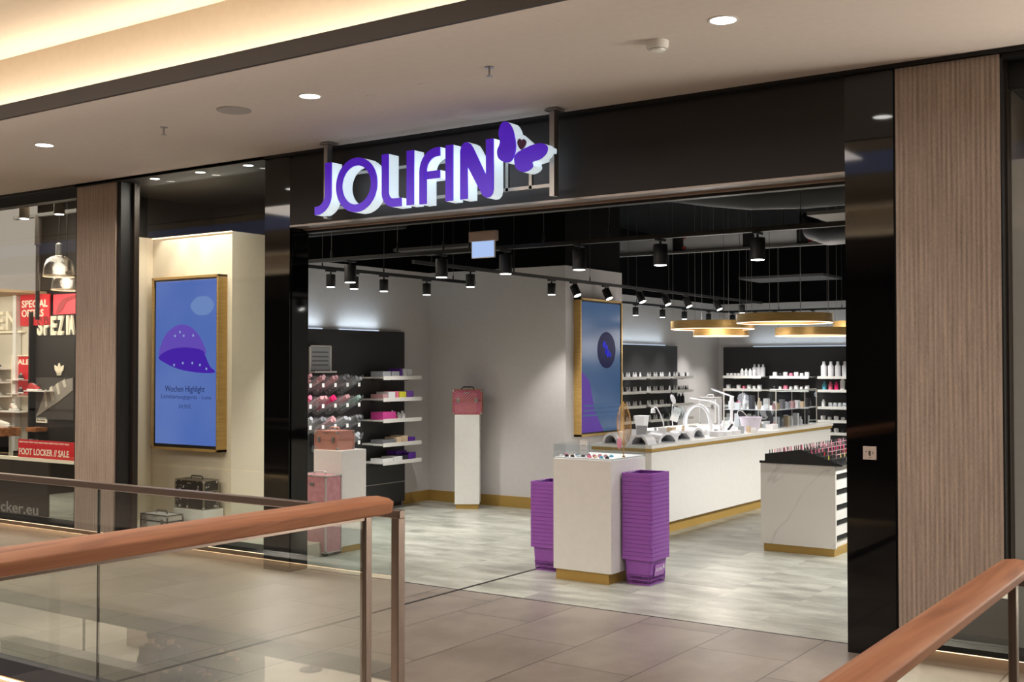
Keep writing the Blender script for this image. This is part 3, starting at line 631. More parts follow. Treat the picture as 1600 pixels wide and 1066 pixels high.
# ring pendants
for i, (x, y, z, r) in enumerate(((-6.70, 14.75, 2.36, .58), (-6.84, 15.35, 2.28, .40), (-5.25, 13.7, 2.385, .59), (-5.55, 15.6, 2.27, .53), (-4.95, 16.2, 2.37, .50))):
    lab = ('wide gold ring pendant at the left of the cluster', 'smaller gold ring hanging just below the leftmost ring', 'wide gold ring pendant, highest and nearest in the cluster', 'lowest gold ring pendant, cut off by the black column', 'gold ring pendant behind the lowest ring by the black column')[i]
    t = T('ring_pendant_lamp', lab, 'pendant lamp', (x, y, z), group='gold ring pendant lamps')
    MB().ring((0, 0, 0), r, r-.035, -.045, .065, 72).build('ring', 'gold', t)
    MB().ring((0, 0, 0), r-.004, r-.031, -.05, -.044, 72).build('light_strip', mat('ring_led', (255, 226, 200), .5, emit=4, ecol=(255, 214, 180)), t)
    for k in range(4):
        a = R(40+90*k); MB().tube([((r-.017)*math.cos(a), (r-.017)*math.sin(a), .065), ((r-.017)*math.cos(a), (r-.017)*math.sin(a), 4.2-z)], .003, 5).build('wire', MC['wire_grey'], t)
    light('POINT', (0, 0, -.1), 20, (1, .92, .84), parent=t, shadow_soft_size=.3)
# ducts and trays in the black void
du = mat('black_duct', (44, 44, 46), .6)
def bend(pts, n=8): return [tuple(p) for p in pts]
MB().tube([(-9.2, 10.4, 3.62), (-7.0, 10.4, 3.62), (-5.6, 10.4, 3.62), (-5.2, 10.5, 3.62), (-4.9, 10.75, 3.61), (-4.6, 11.1, 3.6), (-4.1, 11.3, 3.6), (-3.2, 11.3, 3.6), (-2.2, 11.3, 3.6)], [.11, .11, .12, .15, .18, .19, .19, .19, .19], 24).build('ventilation_duct', du, label='black round ventilation duct bending across the open ceiling', cat='duct')
for i, (y, x0, x1, z, h_, w_) in enumerate(((14.6, -8.1, -1.2, 3.40, .24, .3),)):
    t = T('cable_tray', 'grey metal service channel running across the open ceiling', 'cable tray', ((x0+x1)/2, y, z)); c = (x0+x1)/2
    B('channel', 'galv', (x0-c, x1-c, -w_/2, w_/2, 0, h_), parent=t); B('lower_flange', 'steel', (x0-c, x1-c, -w_/2-.04, -w_/2+.02, -.03, 0), parent=t); B('upper_flange', 'steel', (x0-c, x1-c, -w_/2-.03, -w_/2+.01, h_, h_+.02), parent=t)
    for x in (-7.0, -5.95, -5.2, -3.9): B('clip', mat('red_clip', (150, 40, 44), .5), [(x-c, x-c+.04, -w_/2-.02, -w_/2, .02, .06), (x-c, x-c+.04, -w_/2-.02, -w_/2, .17, .21)], parent=t); B('coupling', 'blackmetal', (x-c-.16, x-c, -w_/2-.012, -w_/2, .01, .23), parent=t)
    for x in (-7.6, -5.6, -3.6, -2.2): MB().tube([(x-c, 0, h_), (x-c, 0, 4.2-z)], .006, 6).build('hanger_rod', 'steel', t)
MB().tube([(-3.6, 12.6, 3.36), (-4.0, 12.7, 3.30), (-4.4, 12.9, 3.32), (-4.7, 13.2, 3.42), (-4.9, 13.6, 3.6)], [.10, .12, .13, .12, .10], 18).build('flexible_duct', mat('grey_duct', (92, 92, 94), .5, .4), label='grey flexible duct hanging beside the service channel', cat='duct')
B('ceiling_unit', mat('unit_grey', (108, 104, 100), .6), (-4.2, -2.6, 11.6, 12.5, 3.38, 3.42), label='flat grey ceiling unit hanging at the upper right of the shop', cat='ceiling unit')
B('ceiling_unit', mat('unit_dark', (60, 60, 62), .6), (-7.9, -6.9, 9.3, 9.9, 3.02, 3.05), label='flat dark panel hanging behind the exit sign', cat='ceiling unit')
B('ceiling_unit', MC['unit_dark'], (-7.4, -6.0, 17.3, 18.2, 3.2, 3.24), label='flat dark panel hanging deep in the shop above the gold rings', cat='ceiling unit')

# ------------------------------------------------------------------ left shelf wall
t = T('wall_panel', 'charcoal shelf wall panel left of the grey wall, lit from behind its top', 'wall panel', (-9.6, 10.23, 0))
B('panel', 'panel', (0, .05, -1.24, 1.24, .55, 2.24), parent=t)
B('base_cabinet', 'panel', [(0, .06, -1.24, 1.24, .05, .30), (0, .06, -1.24, 1.24, .312, .545)], parent=t)
B('plinth', 'blackmatt', (0, .04, -1.24, 1.2, 0, .05), parent=t)
B('chrome_strip', 'steel', [(.05, .066, -1.24, 1.24, .300, .312), (.05, .066, -1.24, .35, .545, .556)], parent=t)
for y in (-.62, .40): B('light_strip', 'ledcool', (.012, .03, y-.36, y+.36, 2.242, 2.252), parent=t)
t2 = T('wall_panel', 'charcoal shelf wall panel deep in the shop, right of the pillar screen', 'wall panel', (-9.65, 17.4, 0))
B('panel', 'panel', (0, .05, -3.4, 2.15, .05, 2.175), parent=t2); B('light_strip', 'ledcool', (.012, .03, -3.3, 1.7, 2.177, 2.187), parent=t2)
t3 = T('wall_panel', 'wide charcoal shelf wall panel on the back wall', 'wall panel', (-5.2, 21.55, 0))
B('panel', 'panel', (-4.33, 4.6, -.05, 0, .05, 2.177), parent=t3); B('light_strip', 'ledcool', (-3.7, 4.5, -.03, -.012, 2.179, 2.189), parent=t3)
for x, y, s, rot in ((-9.58, 9.6, .72, 0), (-9.58, 10.63, .72, 0)):
    light('AREA', (x+.07, y, 2.26), 1.7, COOL, rot=(math.pi, R(5), 0), name='panel_top_lamp', shape='RECTANGLE', size=.05, size_y=s)
light('AREA', (-9.55, 16.5, 2.2), 10, COOL, rot=(math.pi, R(14), 0), name='panel_top_lamp', shape='RECTANGLE', size=.05, size_y=5.0)
light('AREA', (-4.9, 21.43, 2.2), 17, COOL, rot=(math.pi+R(14), 0, 0), name='panel_top_lamp', shape='RECTANGLE', size=8, size_y=.05)
def shelf(label, loc, ln, depth, side, ribs=True):
    """white wall shelf; side 'L' sticks out in +x along y, 'B' sticks out in -y along x"""
    t = T('wall_shelf', label, 'shelf', loc, group='white wall shelves')
    if side == 'L':
        B('board', 'white', (0, depth, 0, ln, -.02, 0), parent=t); B('price_rail', 'white', (depth, depth+.008, 0, ln, -.036, .012), parent=t)
        B('bracket', 'steel', [(0, depth*.75, ln*.3-.008, ln*.3+.008, -.05, -.02), (0, depth*.75, ln*.8-.008, ln*.8+.008, -.05, -.02)], parent=t)
    else:
        B('board', 'white', (0, ln, -depth, 0, -.02, 0), parent=t); B('price_rail', 'white', (0, ln, -depth-.008, -depth, -.04, .012), parent=t)
        B('bracket', 'steel', [(ln*.25-.01, ln*.25+.01, -depth*.75, 0, -.055, -.02), (ln*.75-.01, ln*.75+.01, -depth*.75, 0, -.055, -.02)], parent=t)
    return t
rowname = ['top', 'second', 'third', 'fourth', 'fifth']
cm = {k: mat('pack_'+k, c, .45) for k, c in dict(purple=(92, 40, 150), violet=(120, 80, 170), magenta=(206, 70, 150), yellow=(226, 220, 70), white=(230, 230, 232), grey=(120, 120, 126), dark=(40, 40, 46), pink=(236, 120, 150), hotpink=(226, 36, 110), mint=(150, 176, 168), rose=(196, 150, 156), blue=(90, 180, 205), beige=(214, 190, 160), red=(200, 50, 60), clear=(176, 180, 186)).items()}
def carton(name, c, w, d, h, loc, label, cat='box', group=None, rz=0):
    """a carton with a lid flap and a printed front"""
    mb = MB().box(-w/2, w/2, -d/2, d/2, 0, h)
    o = mb.build(name, cm[c], loc=loc, label=label, cat=cat, group=group, bevel=.002, smooth=False); o.rotation_euler = (0, 0, rz); return o
ZS = (1.664, 1.396, 1.136, .84, .616)
for i, z in enumerate(ZS):
    shelf('white shelf beside the grey wall, %s from the top' % ('first', 'second', 'third', 'fourth', 'lowest')[i], (-9.55, 10.65, z), .74, .345, 'L')
lay = [
    [('clear', .16, .10, 'clear organiser box'), ('clear', .16, .10, 'clear organiser box'), ('purple', .05, .15, 'purple carton'), ('white', .08, .15, 'white carton'), ('white', .10, .14, 'white carton')],
    [('rose', .10, .08, 'rose carton'), ('white', .14, .12, 'white carton'), ('pink', .06, .13, 'pink printed carton'), ('yellow', .14, .12, 'yellow printed carton'), ('violet', .14, .13, 'violet carton')],
    [('magenta', .26, .14, 'magenta carton'), ('white', .06, .16, 'white pump bottle'), ('red', .05, .09, 'red tub'), ('white', .06, .12, 'white tub'), ('white', .08, .14, 'white tub')],
    [('grey', .26, .07, 'grey nail files'), ('beige', .10, .10, 'bundle of beige sticks'), ('beige', .12, .12, 'bundle of beige sticks'), ('purple', .14, .09, 'purple carton')],
    [('white', .20, .06, 'flat white carton'), ('white', .18, .08, 'flat white carton'), ('dark', .10, .09, 'dark carton'), ('purple', .15, .13, 'purple carton')]]
for i, items in enumerate(lay):
    y = 10.67
    for j, (c, w, h, l) in enumerate(items):
        h *= .68
        nm = l.split()[-1] if l.split()[-1] in ('carton', 'box', 'tub', 'bottle') else 'product_bundle'
        ll = '%s on the %s shelf by the grey wall, %s from the left' % (l, ('top', 'second', 'third', 'fourth', 'lowest')[i], ORD[j])
        if nm in ('tub', 'bottle'):
            MB().lathe([(w*.45, 0), (w*.48, h*.6), (w*.4, h*.7), (w*.2, h*.72), (w*.2, h)], 16).build(nm, cm[c], loc=(-9.33, y+w/2, ZS[i]), label=ll, cat=nm)
        else: carton(nm, c, .20, w-.012, h, (-9.33, y+w/2, ZS[i]), ll, nm.replace('_', ' '))
        y += w+.006
carton('carton', 'purple', .16, .20, .05, (-9.42, 11.16, .616+.0625), 'purple carton lying on the dark carton of the lowest shelf')
# tilted acrylic bins
bin_t = None
binc = [['rose', 'rose', 'rose', 'grey', 'clear'], ['pink', 'rose', 'hotpink', 'rose', 'mint'], ['clear', 'grey', 'rose', 'clear', 'grey'], ['grey', 'clear', 'grey', 'clear', 'clear']]
def make_bin():
    t = T('acrylic_bin', '', 'bin', (0, 0, 0), group='tilted acrylic bins on the left shelf wall')
    mb = MB(); n = 20; vs = []; fs = []
    # open scoop: tilted half-pipe with bulging back, wall thickness .003
    for r in (.078, .075):
        for k, (x, zz) in enumerate(((.03, -.075), (.18, -.005), (.31, .065))):
            for q in range(n):
                a = math.pi-.5+(math.pi+1.0)*q/(n-1); vs.append((x+.012*math.sin(a), r*math.cos(a)*1.15, zz+r*math.sin(a)*.9))
    for s_ in (0, 1):
        for k in range(2):
            for q in range(n-1): w = q+1; a = s_*3*n+k*n; fs.append((a+q, a+w, a+n+w, a+n+q))
    for q in range(n-1): w = q+1; fs.append((2*n+q, 2*n+w, 5*n+w, 5*n+q))
    fs.append(tuple(range(n)))
    mb.add(vs, fs).build('scoop', 'bin', t)
    B('price_tag', 'whitepaper', (.318, .322, -.016, .022, -.045, .0), parent=t)
    B('hook', 'steel', (0, .04, -.015, .015, -.10, -.07), parent=t)
    return t
bt = make_bin(); firstbin = True
for r_, zc in enumerate((1.60, 1.36, 1.12, .91)):
    for c_ in range(5):
        y = 9.42+.205*c_
        if r_ == 3 and c_ in (0, 1): continue
        lab = 'tilted acrylic bin, %s row from the top, %s from the left' % (rowname[r_] if r_ else 'first', ORD[c_])
        if firstbin: bt.location = (-9.55, y, zc); bt['label'] = lab; firstbin = False
        else: copy_tree(bt, (-9.55, y, zc), 0, lab)
        mb = MB(); random.seed(r_*10+c_)
        for k in range(7):
            a = random.uniform(0, 6.28); rr = random.uniform(0, .035)
            yy, zz = rr*math.cos(a), rr*math.sin(a)*.8; ex = random.uniform(-.02, .05)
            mb.tube([(.05, yy, -.05+zz), (.28+ex, yy*1.4, .05+zz+ex*.45)], .024, 7)
        mb.build('product_bundle', cm[binc[r_][c_]], loc=(-9.55, y, zc), label='%s bundle of nail products in bin row %s, %s from left' % ({'rose': 'dusty rose', 'clear': 'silvery', 'hotpink': 'bright pink'}.get(binc[r_][c_], binc[r_][c_]), ('one', 'two', 'three', 'four')[r_], ORD[c_]), cat='product bundle')
t = T('info_board', 'grey framed information card standing over the top row of bins', 'sign', (-9.42, 9.80, 1.72))
B('card', cm['clear'], (0, .01, -.20, .14, .03, .30), parent=t); B('frame', 'white', [(-.004, .016, -.21, -.195, .02, .32), (-.004, .016, .135, .15, .02, .32), (-.004, .016, -.21, .15, .305, .32), (-.004, .10, -.21, .15, 0, .02)], parent=t)
B('printed_lines', cm['grey'], [(.0101, .012, -.17, .10, .08+.05*k, .10+.05*k) for k in range(4)], parent=t)

# ------------------------------------------------------------------ cases and plinths
def case(name, label, loc, w, d, h, shell, trim, dark=False, wheels=False, latches=2, split=.62, rz=0, handle='hard', cat='case'):
    t = T(name, label, cat, loc, rz); z0 = .03 if wheels else 0
    MB().box(-w/2+.004, w/2-.004, -d/2+.004, d/2-.004, z0+.003, z0+h*split-.003).build('body', shell, t, bevel=.006)
    MB().box(-w/2+.004, w/2-.004, -d/2+.004, d/2-.004, z0+h*split+.003, z0+h-.003).build('lid', shell, t, bevel=.006)
    e = .008; mb = MB()
    for sx in (-1, 1):
        for sy in (-1, 1): mb.cbox((sx*(w/2-e/2), sy*(d/2-e/2), z0+h/2), (e*1.6, e*1.6, h))
    for z in (z0+e/2, z0+h-e/2, z0+h*split):
        for sy in (-1, 1): mb.cbox((0, sy*(d/2-e/2), z), (w, e*1.4, e*1.3))
        for sx in (-1, 1): mb.cbox((sx*(w/2-e/2), 0, z), (e*1.4, d, e*1.3))
    mb.build('edge_trim', trim, t, smooth=False)
    for sx in (-1, 1):
        for sy in (-1, 1):
            for z in (z0+.015, z0+h-.015): MB().ell((sx*(w/2-.008), sy*(d/2-.008), z), (.016, .016, .018), 8, 6).build('corner_cap', 'steel', t)
    for k in range(latches):
        x = (k-(latches-1)/2)*w*.62/max(1, latches-1) if latches > 1 else 0
        B('latch', 'steel', [(x-.018, x+.018, -d/2-.008, -d/2, z0+h*split-.03, z0+h*split+.025), (x-.012, x+.012, -d/2-.012, -d/2-.008, z0+h*split-.012, z0+h*split+.02)], parent=t, bevel=.002)
    mb = MB().tube([(-w*.2, 0, z0+h), (-w*.2, 0, z0+h+.022), (-w*.16, 0, z0+h+.032), (w*.16, 0, z0+h+.032), (w*.2, 0, z0+h+.022), (w*.2, 0, z0+h)], .007, 8)
    mb.build('handle', 'blackmetal' if dark else trim, t)
    B('nameplate', 'steel', (-.03, .03, -d/2-.003, -d/2, z0+h*.86, z0+h*.9), parent=t)
    if wheels:
        for sx in (-1, 1):
            for sy in (-1, 1): MB().cyl((sx*(w/2-.035)-.012, sy*(d/2-.035), .028), .028, .024, 'X', 16).build('wheel', 'blackmetal', t)
    return t
def plinth(label, loc, w, d, h, m='white', toe='brass', th=.06, rz=0):
    t = T('display_plinth', label, 'plinth', loc, rz)
    B('body', m, (-w/2, w/2, -d/2, d/2, th, h), parent=t, bevel=.002)
    B('kickboard', toe, (-w/2+.012, w/2-.012, -d/2+.012, d/2-.012, 0, th), parent=t); return t
case('trolley_case', 'tall pink trolley case on the floor beside the left black column', (-7.725, 8.02, 0), .36, .22, .73, 'pinkcase', mat('silver_trim', (206, 204, 202), .35, .6), wheels=True, split=.60)
plinth('white plinth behind the pink trolley case at the left of the entrance', (-7.755, 8.33, 0), .37, .35, .98)
case('beauty_case', 'rose gold beauty case on the white plinth by the left column', (-7.81, 8.31, .98), .30, .24, .185, 'rosecase', 'rosecase', split=.55)
plinth('tall slim white plinth in front of the grey wall', (-8.68, 11.68, 0), .31, .31, 1.185, rz=R(33))
cs = case('beauty_case', 'quilted pink beauty case with rose gold trim on the tall slim plinth', (-8.68, 11.68, 1.185), .37, .26, .315, mat('quilted_pink', (196, 112, 128), .35, .25, c2=(168, 84, 120), scale=(1, 1, 1), nscale=4), mat('rose_gold_trim', (196, 128, 104), .3, .7), dark=True, split=.58, rz=R(33))
q = MB()
for k in range(-9, 12):
    for a, b in (((-.18, k*.035), (-.18+.3, k*.035+.3)),):
        x0, z0, x1, z1 = a[0], a[1], b[0], b[1]
        pts = [(x0+(x1-x0)*s/12, z0+(z1-z0)*s/12) for s in range(13)]; pts = [p for p in pts if .01 < p[1] < .30 and abs(p[0]) < .175]
        if len(pts) > 1: q.tube([(p[0], -.1295, p[1]) for p in (pts[0], pts[-1])], .0032, 4)
q.build('quilting', mat('pale_rose_thread', (232, 176, 160), .35, .2), cs)
# display window contents
plinth('white plinth under the black speckled case in the display window', (-9.38, 7.95, .13), .46, .26, .20, 'white', 'white', .01)
case('beauty_case', 'black speckled beauty case on the plinth in the display window', (-9.385, 7.93, .33), .44, .20, .30, mat('speckled_black', (24, 22, 20), .4, c2=(190, 184, 176), scale=(9, 9, 9), nscale=2.2), mat('antique_trim', (140, 128, 104), .4, .6), dark=True)
r_ = MC['speckled_black'].node_tree.nodes['Color Ramp'].color_ramp; r_.elements[0].position = .36; r_.elements[1].position = .40
case('beauty_case', 'small silver beauty case at the front of the display window', (-9.55, 7.62, .13), .42, .20, .165, mat('silver_shell', (210, 206, 200), .4, c2=(196, 192, 188)), mat('dark_trim', (80, 78, 76), .4, .6), split=.6)

# ------------------------------------------------------------------ white display cabinet and baskets at the entrance
t = T('display_cabinet', 'white display cabinet between the two purple basket stacks', 'cabinet', (-4.91, 8.50, 0))
B('body', 'white', (-.28, .28, -.30, .30, .09, 1.02), parent=t, bevel=.003)
B('kickboard', 'brass', (-.265, .245, -.28, .28, 0, .09), parent=t)
t = T('acrylic_tray', 'clear acrylic tray on top of the white display cabinet', 'tray', (-4.91, 8.50, 1.02))
B('rim', 'acryl', [(-.28, .28, -.30, -.294, 0, .12), (-.28, .28, .294, .30, 0, .10), (-.28, -.274, -.294, .294, 0, .12), (.274, .28, -.294, .294, 0, .10)], parent=t)
B('base', 'whitepaper', (-.27, .27, -.29, .29, .0, .012), parent=t)
random.seed(3)
k = 0
for i in range(9):
    for j in range(3):
        c = random.choice(['rose', 'beige', 'pink', 'white', 'blue', 'clear', 'red', 'dark'])
        x, y = -4.91-.235+i*.056, 8.50-.245+j*.085
        if abs(x+4.93) < .02 and j == 0: continue
        if x > -4.74 and j > 0: continue
        MB().lathe([(.018, 0), (.018, .010), (.012, .012), (.011, .018)], 10).build('sample_pot', cm[c], loc=(x, y, 1.033), label='small %s sample pot in the acrylic tray, row %s from front, %s from left' % ({'clear': 'grey', 'dark': 'black'}.get(c, c), ('one', 'two', 'three')[j], ORD[i]), cat='sample pot', group='sample pots in the acrylic tray')
t = T('price_card', 'white price card in a clear stand on the display cabinet', 'card', (-4.925, 8.255, 1.033))
B('stand', 'acryl', [(-.052, .052, .004, .008, 0, .155), (-.052, .052, -.02, .03, 0, .003)], parent=t)
B('card', 'whitepaper', (-.046, .046, .0, .004, .02, .15), parent=t)
B('card_border', mat('card_line', (90, 90, 130), .6), [(-.042, .042, -.001, 0, .143, .145), (-.042, .042, -.001, 0, .025, .027), (-.042, -.040, -.001, 0, .025, .145), (.040, .042, -.001, 0, .025, .145)], parent=t)
text('card_text', 'Beauty', MC['card_line'], -.02, .02, .093, .104, 0, t, .0008); text('card_text', '7,99 €', MC['card_line'], -.022, .022, .052, .062, 0, t, .0008)
# golden leaf ornament
t = T('leaf_ornament', 'upright golden wire leaf ornament on a stem above the display cabinet', 'ornament', (-4.655, 8.46, 1.033))
MB().cyl((0, 0, 0), .012, .012).build('foot', 'gold', t)
wm = mat('gold_wire', (204, 164, 104), .4, .3)
MB().tube([(0, 0, .01), (.002, 0, .25), (0, 0, .47)], .005, 8).build('stem', wm, t)
mb = MB()
def lw(z): s_ = (z-.09)/.37; return .068*math.sin(math.pi*max(0, min(1, s_)))**.75
for sx in (-1, 1):
    mb.tube([(sx*lw(z), .012*math.sin(z*9), z) for z in [.09+.37*i/16 for i in range(17)]], .0036, 5)
    for i in range(26):
        z = .10+.35*i/26; x = lw(z); mb.tube([(0, 0, z-.006), (sx*x*.55, .004, z+.010), (sx*x, .006, min(.455, z+.026))] if x > .008 else [(0, 0, z), (sx*.006, 0, z+.01)], .0022, 4)
mb.build('leaf', wm, t)
MB().ell((-.03, -.02, .115), (.022, .006, .05), 12, 8).build('pendant', mat('pink_pendant', (206, 130, 150), .4), t)
# baskets
def make_basket():
    t = T('shopping_basket', '', 'basket', (0, 0, 0)); H = .235
    bx, by, tx_, ty = .107, .140, .1425, .168
    def rr(hx, hy, r, z, n=5):
        out = []
        for cx, cy, a0 in ((hx-r, hy-r, 0), (-hx+r, hy-r, 90), (-hx+r, -hy+r, 180), (hx-r, -hy+r, 270)):
            for i in range(n): a = R(a0+90*i/(n-1)); out.append((cx+r*math.cos(a), cy+r*math.sin(a), z))
        return out
    def shell(levels, th):
        vs = []; fs = []; m = 20
        outer = [rr(hx, hy, .024, z) for hx, hy, z in levels]; inner = [rr(hx-th, hy-th, .022, z) for hx, hy, z in levels]
        for l in outer+inner: vs += l
        K = len(levels)
        for j in range(K-1):
            for i in range(m):
                q = (i+1) % m
                fs.append((j*m+i, j*m+q, (j+1)*m+q, (j+1)*m+i)); b = (K+j)*m; fs.append((b+q, b+i, b+m+i, b+m+q))
        for i in range(m):
            q = (i+1) % m; fs.append((i, K*m+i, K*m+q, q)); a = (K-1)*m; b = (2*K-1)*m; fs.append((a+i, a+q, b+q, b+i))
        return vs, fs
    def at(z): k = z/H; return bx+(tx_-.019-bx)*k, by+(ty-.016-by)*k, z
    mb = MB(); mb.add(*shell([at(.085), at(H-.03)], .0016)); mb.add(*shell([at(0), at(.012)], .0016))
    f = at(.001); mb.box(-f[0]+.003, f[0]-.003, -f[1]+.003, f[1]-.003, 0, .003)
    z0, z1 = at(.012), at(.085)
    for i in range(15):
        u = -1+2*i/14
        for s_ in (-1, 1):
            mb.tube([(u*(z0[0]-.012), s_*(z0[1]-.0015), .012), (u*(z1[0]-.012), s_*(z1[1]-.0015), .085)], .0024, 4)
            mb.tube([(s_*(z0[0]-.0015), u*(z0[1]-.012), .012), (s_*(z1[0]-.0015), u*(z1[1]-.012), .085)], .0024, 4)
    mb.build('body', 'purple', t)
    mb = MB(); mb.add(*shell([(tx_, ty, H-.032), (tx_, ty, H-.001)], .004)); mb.add(*shell([(tx_+.001, ty+.001, H-.003), (tx_+.001, ty+.001, H)], .022))
    mb.build('rim', 'purple', t)
    MB().tube([(-tx_+.012, -.06, H-.006), (-tx_+.018, -.05, H-.004), (-tx_+.018, .05, H-.004), (-tx_+.012, .06, H-.006)], .004, 6).build('handle', 'whiteplastic', t)
    return t
bk = make_basket(); first = True
for nm, x, y, n in (('right', -4.475, 8.51, 21), ('left', -5.455, 8.62, 17)):
    for i in range(n):
        z = .034*i; k = n-1-i
        lab = 'purple shopping basket, %s in the stack %s of the white display cabinet' % ('topmost' if k == 0 else 'lowest' if i == 0 else ORD[k]+' from the top', nm)
        if first: bk.location = (x, y, z); bk['label'] = lab; bk['group'] = 'purple baskets stacked at the '+nm; first = False; b0 = bk
        else: b0 = copy_tree(bk, (x, y, z), 0, lab, 'purple baskets stacked at the '+nm)
        if i == 0 and nm == 'right':
            low = b0
lgp = B('logo_plate', mat('basket_plate', (178, 120, 196), .45), (.128, .131, -.085, .085, .070, .165), parent=low)
lgp.rotation_euler = (0, R(8), 0); lgp.location = (-.018, 0, .018)
text('logo_text', 'JOLIFIN', 'whiteplastic', -.07, .05, .10, .135, .1305, lgp, .001, face='+X', bold=.01)
q = MB().ell((.1325, .064, .142), (.0006, .011, .014), 10, 6).ell((.1325, .074, .128), (.0006, .012, .009), 10, 6); q.build('logo_butterfly', 'whiteplastic', lgp)

# ------------------------------------------------------------------ long counter and what stands on it
t = T('counter', 'long white counter with gold band running into the shop', 'counter', (-5.87, 13.43, 0))
B('body', 'white', [(-.35, .34, -2.78, .32, .13, .905), (-.35, .34, .324, 2.78, .13, .905)], parent=t)
B('kickboard', 'brass', (-.30, .27, -2.72, 2.72, 0, .13), parent=t)
B('gold_band', 'brass', (-.36, .362, -2.82, 2.80, .905, .938), parent=t)
B('worktop', 'white', (-.36, .37, -2.83, 2.82, .938, .972), parent=t, bevel=.002)
t = T('counter', 'white counter standing behind the long counter', 'counter', (-6.68, 14.5, 0))
B('body', 'white', (-.42, .42, -1.7, 1.7, .1, .94), parent=t); B('worktop', 'white', (-.43, .43, -1.71, 1.71, .94, .972), parent=t)
B('kickboard', 'brass', (-.38, .38, -1.66, 1.66, 0, .1), parent=t)
ZC = .972
def nail_lamp(label, x, y, w, h, d, rz=0):
    t = T('nail_dryer', label, 'nail dryer', (x, y, ZC), rz, 'white nail dryers on the counter')
    o = [(w/2*math.cos(R(a)), h*math.sin(R(a))) for a in range(0, 181, 12)]; n_ = [((w/2-.028)*math.cos(R(a)), (h-.028)*math.sin(R(a))) for a in range(180, -1, -12)]
    MB().prism([(p[0], max(p[1], 0)) for p in o]+[(p[0], max(p[1], 0)) for p in n_], -d/2, d/2).build('housing', 'whiteplastic', t, bevel=.003)
    MB().prism([(p[0]*.8, p[1]*.85) for p in o], d/2-.02, d/2-.008).build('rear_wall', cm['grey'], t)
    B('base_plate', cm['clear'], (-w/2+.03, w/2-.03, -d/2, d/2-.02, 0, .006), parent=t)
    B('display_label', cm['dark'], (w*.30, w*.38, -d/2-.002, -d/2, .012, .024), parent=t); return t
nail_lamp('white arched nail dryer at the near left end of the counter', -6.03, 10.76, .20, .115, .20)
nail_lamp('white arched nail dryer at the near corner of the counter', -5.69, 10.76, .22, .105, .2)
nail_lamp('wide white nail dryer turned sideways, third along the counter', -5.72, 11.24, .24, .11, .28, R(60))
nail_lamp('smaller white nail dryer, fourth along the counter', -5.74, 11.72, .20, .10, .22, R(55))
nail_lamp('white nail dryer, fifth along the counter before the low cartons', -5.76, 12.15, .18, .115, .20, R(60))
for i, (y, w, h, c) in enumerate(((10.98, .10, .14, 'white'), (11.5, .12, .10, 'white'), (11.95, .10, .12, 'beige'), (12.42, .14, .06, 'white'), (12.66, .16, .05, 'white'), (12.92, .15, .05, 'white'), (13.15, .07, .09, 'clear'), (13.38, .05, .08, 'beige'), (14.22, .10, .07, 'white'))):
    carton('carton', c, w*.8, w, h, (-5.60 if i > 2 else -5.95, y, ZC), '%s carton standing on the long counter, %s from the near end' % ({'clear': 'grey'}.get(c, c), ORD[i]), 'box')
def slab(label, loc, w, h, tilt, rz, m='whitepaper', name='price_card', cat='card'):
    t = T(name, label, cat, loc, rz); p = B('card', m, (-w/2, w/2, -.002, .002, 0, h), parent=t, loc=(0, 0, .004)); p.rotation_euler = (R(-tilt), 0, 0)
    B('foot', 'acryl', (-w/2, w/2, -.01, .05, 0, .004), parent=t)
for i, (x, y, c, nm, h) in enumerate(((-6.02, 11.35, 'white', 'tube', .10), (-6.05, 11.75, 'clear', 'tube', .12), (-5.98, 12.0, 'white', 'jar', .05), (-6.04, 12.45, 'beige', 'tube', .11), (-5.82, 12.62, 'white', 'jar', .06), (-6.0, 12.72, 'white', 'tube', .10), (-5.80, 12.86, 'clear', 'jar', .06), (-5.84, 13.1, 'white', 'tube', .09), (-6.04, 14.28, 'white', 'jar', .07), (-5.85, 14.3, 'beige', 'tube', .09))):
    r_ = .022 if nm == 'tube' else .035
    MB().lathe([(r_, 0), (r_, h*.7), (r_*.7, h*.74), (r_*.7, h)], 14).build(nm, cm[c], loc=(x, y, ZC), label='small %s %s standing on the long counter, %s from the near end' % ({'clear': 'grey'}.get(c, c), nm, ORD[i]), cat=nm)
slab('framed grey card leaning above the corner nail dryer', (-5.93, 11.16, ZC+.0), .13, .17, 12, 0, cm['clear'])
slab('small white card between the middle nail dryers', (-5.9, 11.62, ZC), .10, .13, 15, R(20))
slab('white tilted card before the arch lamp', (-5.85, 12.3, ZC), .09, .13, 20, R(25))
slab('low white price card in front of the foot bath', (-5.56, 13.42, ZC), .10, .06, 25, R(30))
slab('white price card at the near side of the clear showcase', (-5.62, 14.12, ZC), .09, .07, 25, R(30))
# gooseneck lamp
t = T('desk_lamp', 'small white gooseneck lamp on the rear counter, leftmost lamp', 'lamp', (-6.50, 12.86, ZC))
MB().cyl((0, 0, 0), .05, .015).build('base', 'whiteplastic', t); MB().tube([(0, 0, .01), (-.01, 0, .12), (-.05, 0, .22), (-.10, 0, .30), (-.135, 0, .31), (-.15, 0, .29)], .008, 8).build('arm', 'whiteplastic', t)
MB().lathe([(.032, -.05), (.026, 0), (.010, .012)], 16, (-.155, 0, .285)).build('shade', 'whiteplastic', t)
t = T('beauty_case', 'white carton bucket with lid behind the golden leaf', 'box', (-6.88, 12.98, ZC)); MB().lathe([(.07, 0), (.10, .18)], 4).build('bucket', cm['white'], t); MB().lathe([(.104, .18), (.104, .195)], 4).build('lid', 'whiteplastic', t); t.rotation_euler = (0, 0, R(45)); t.name = 'bucket'; t['category'] = 'bucket'
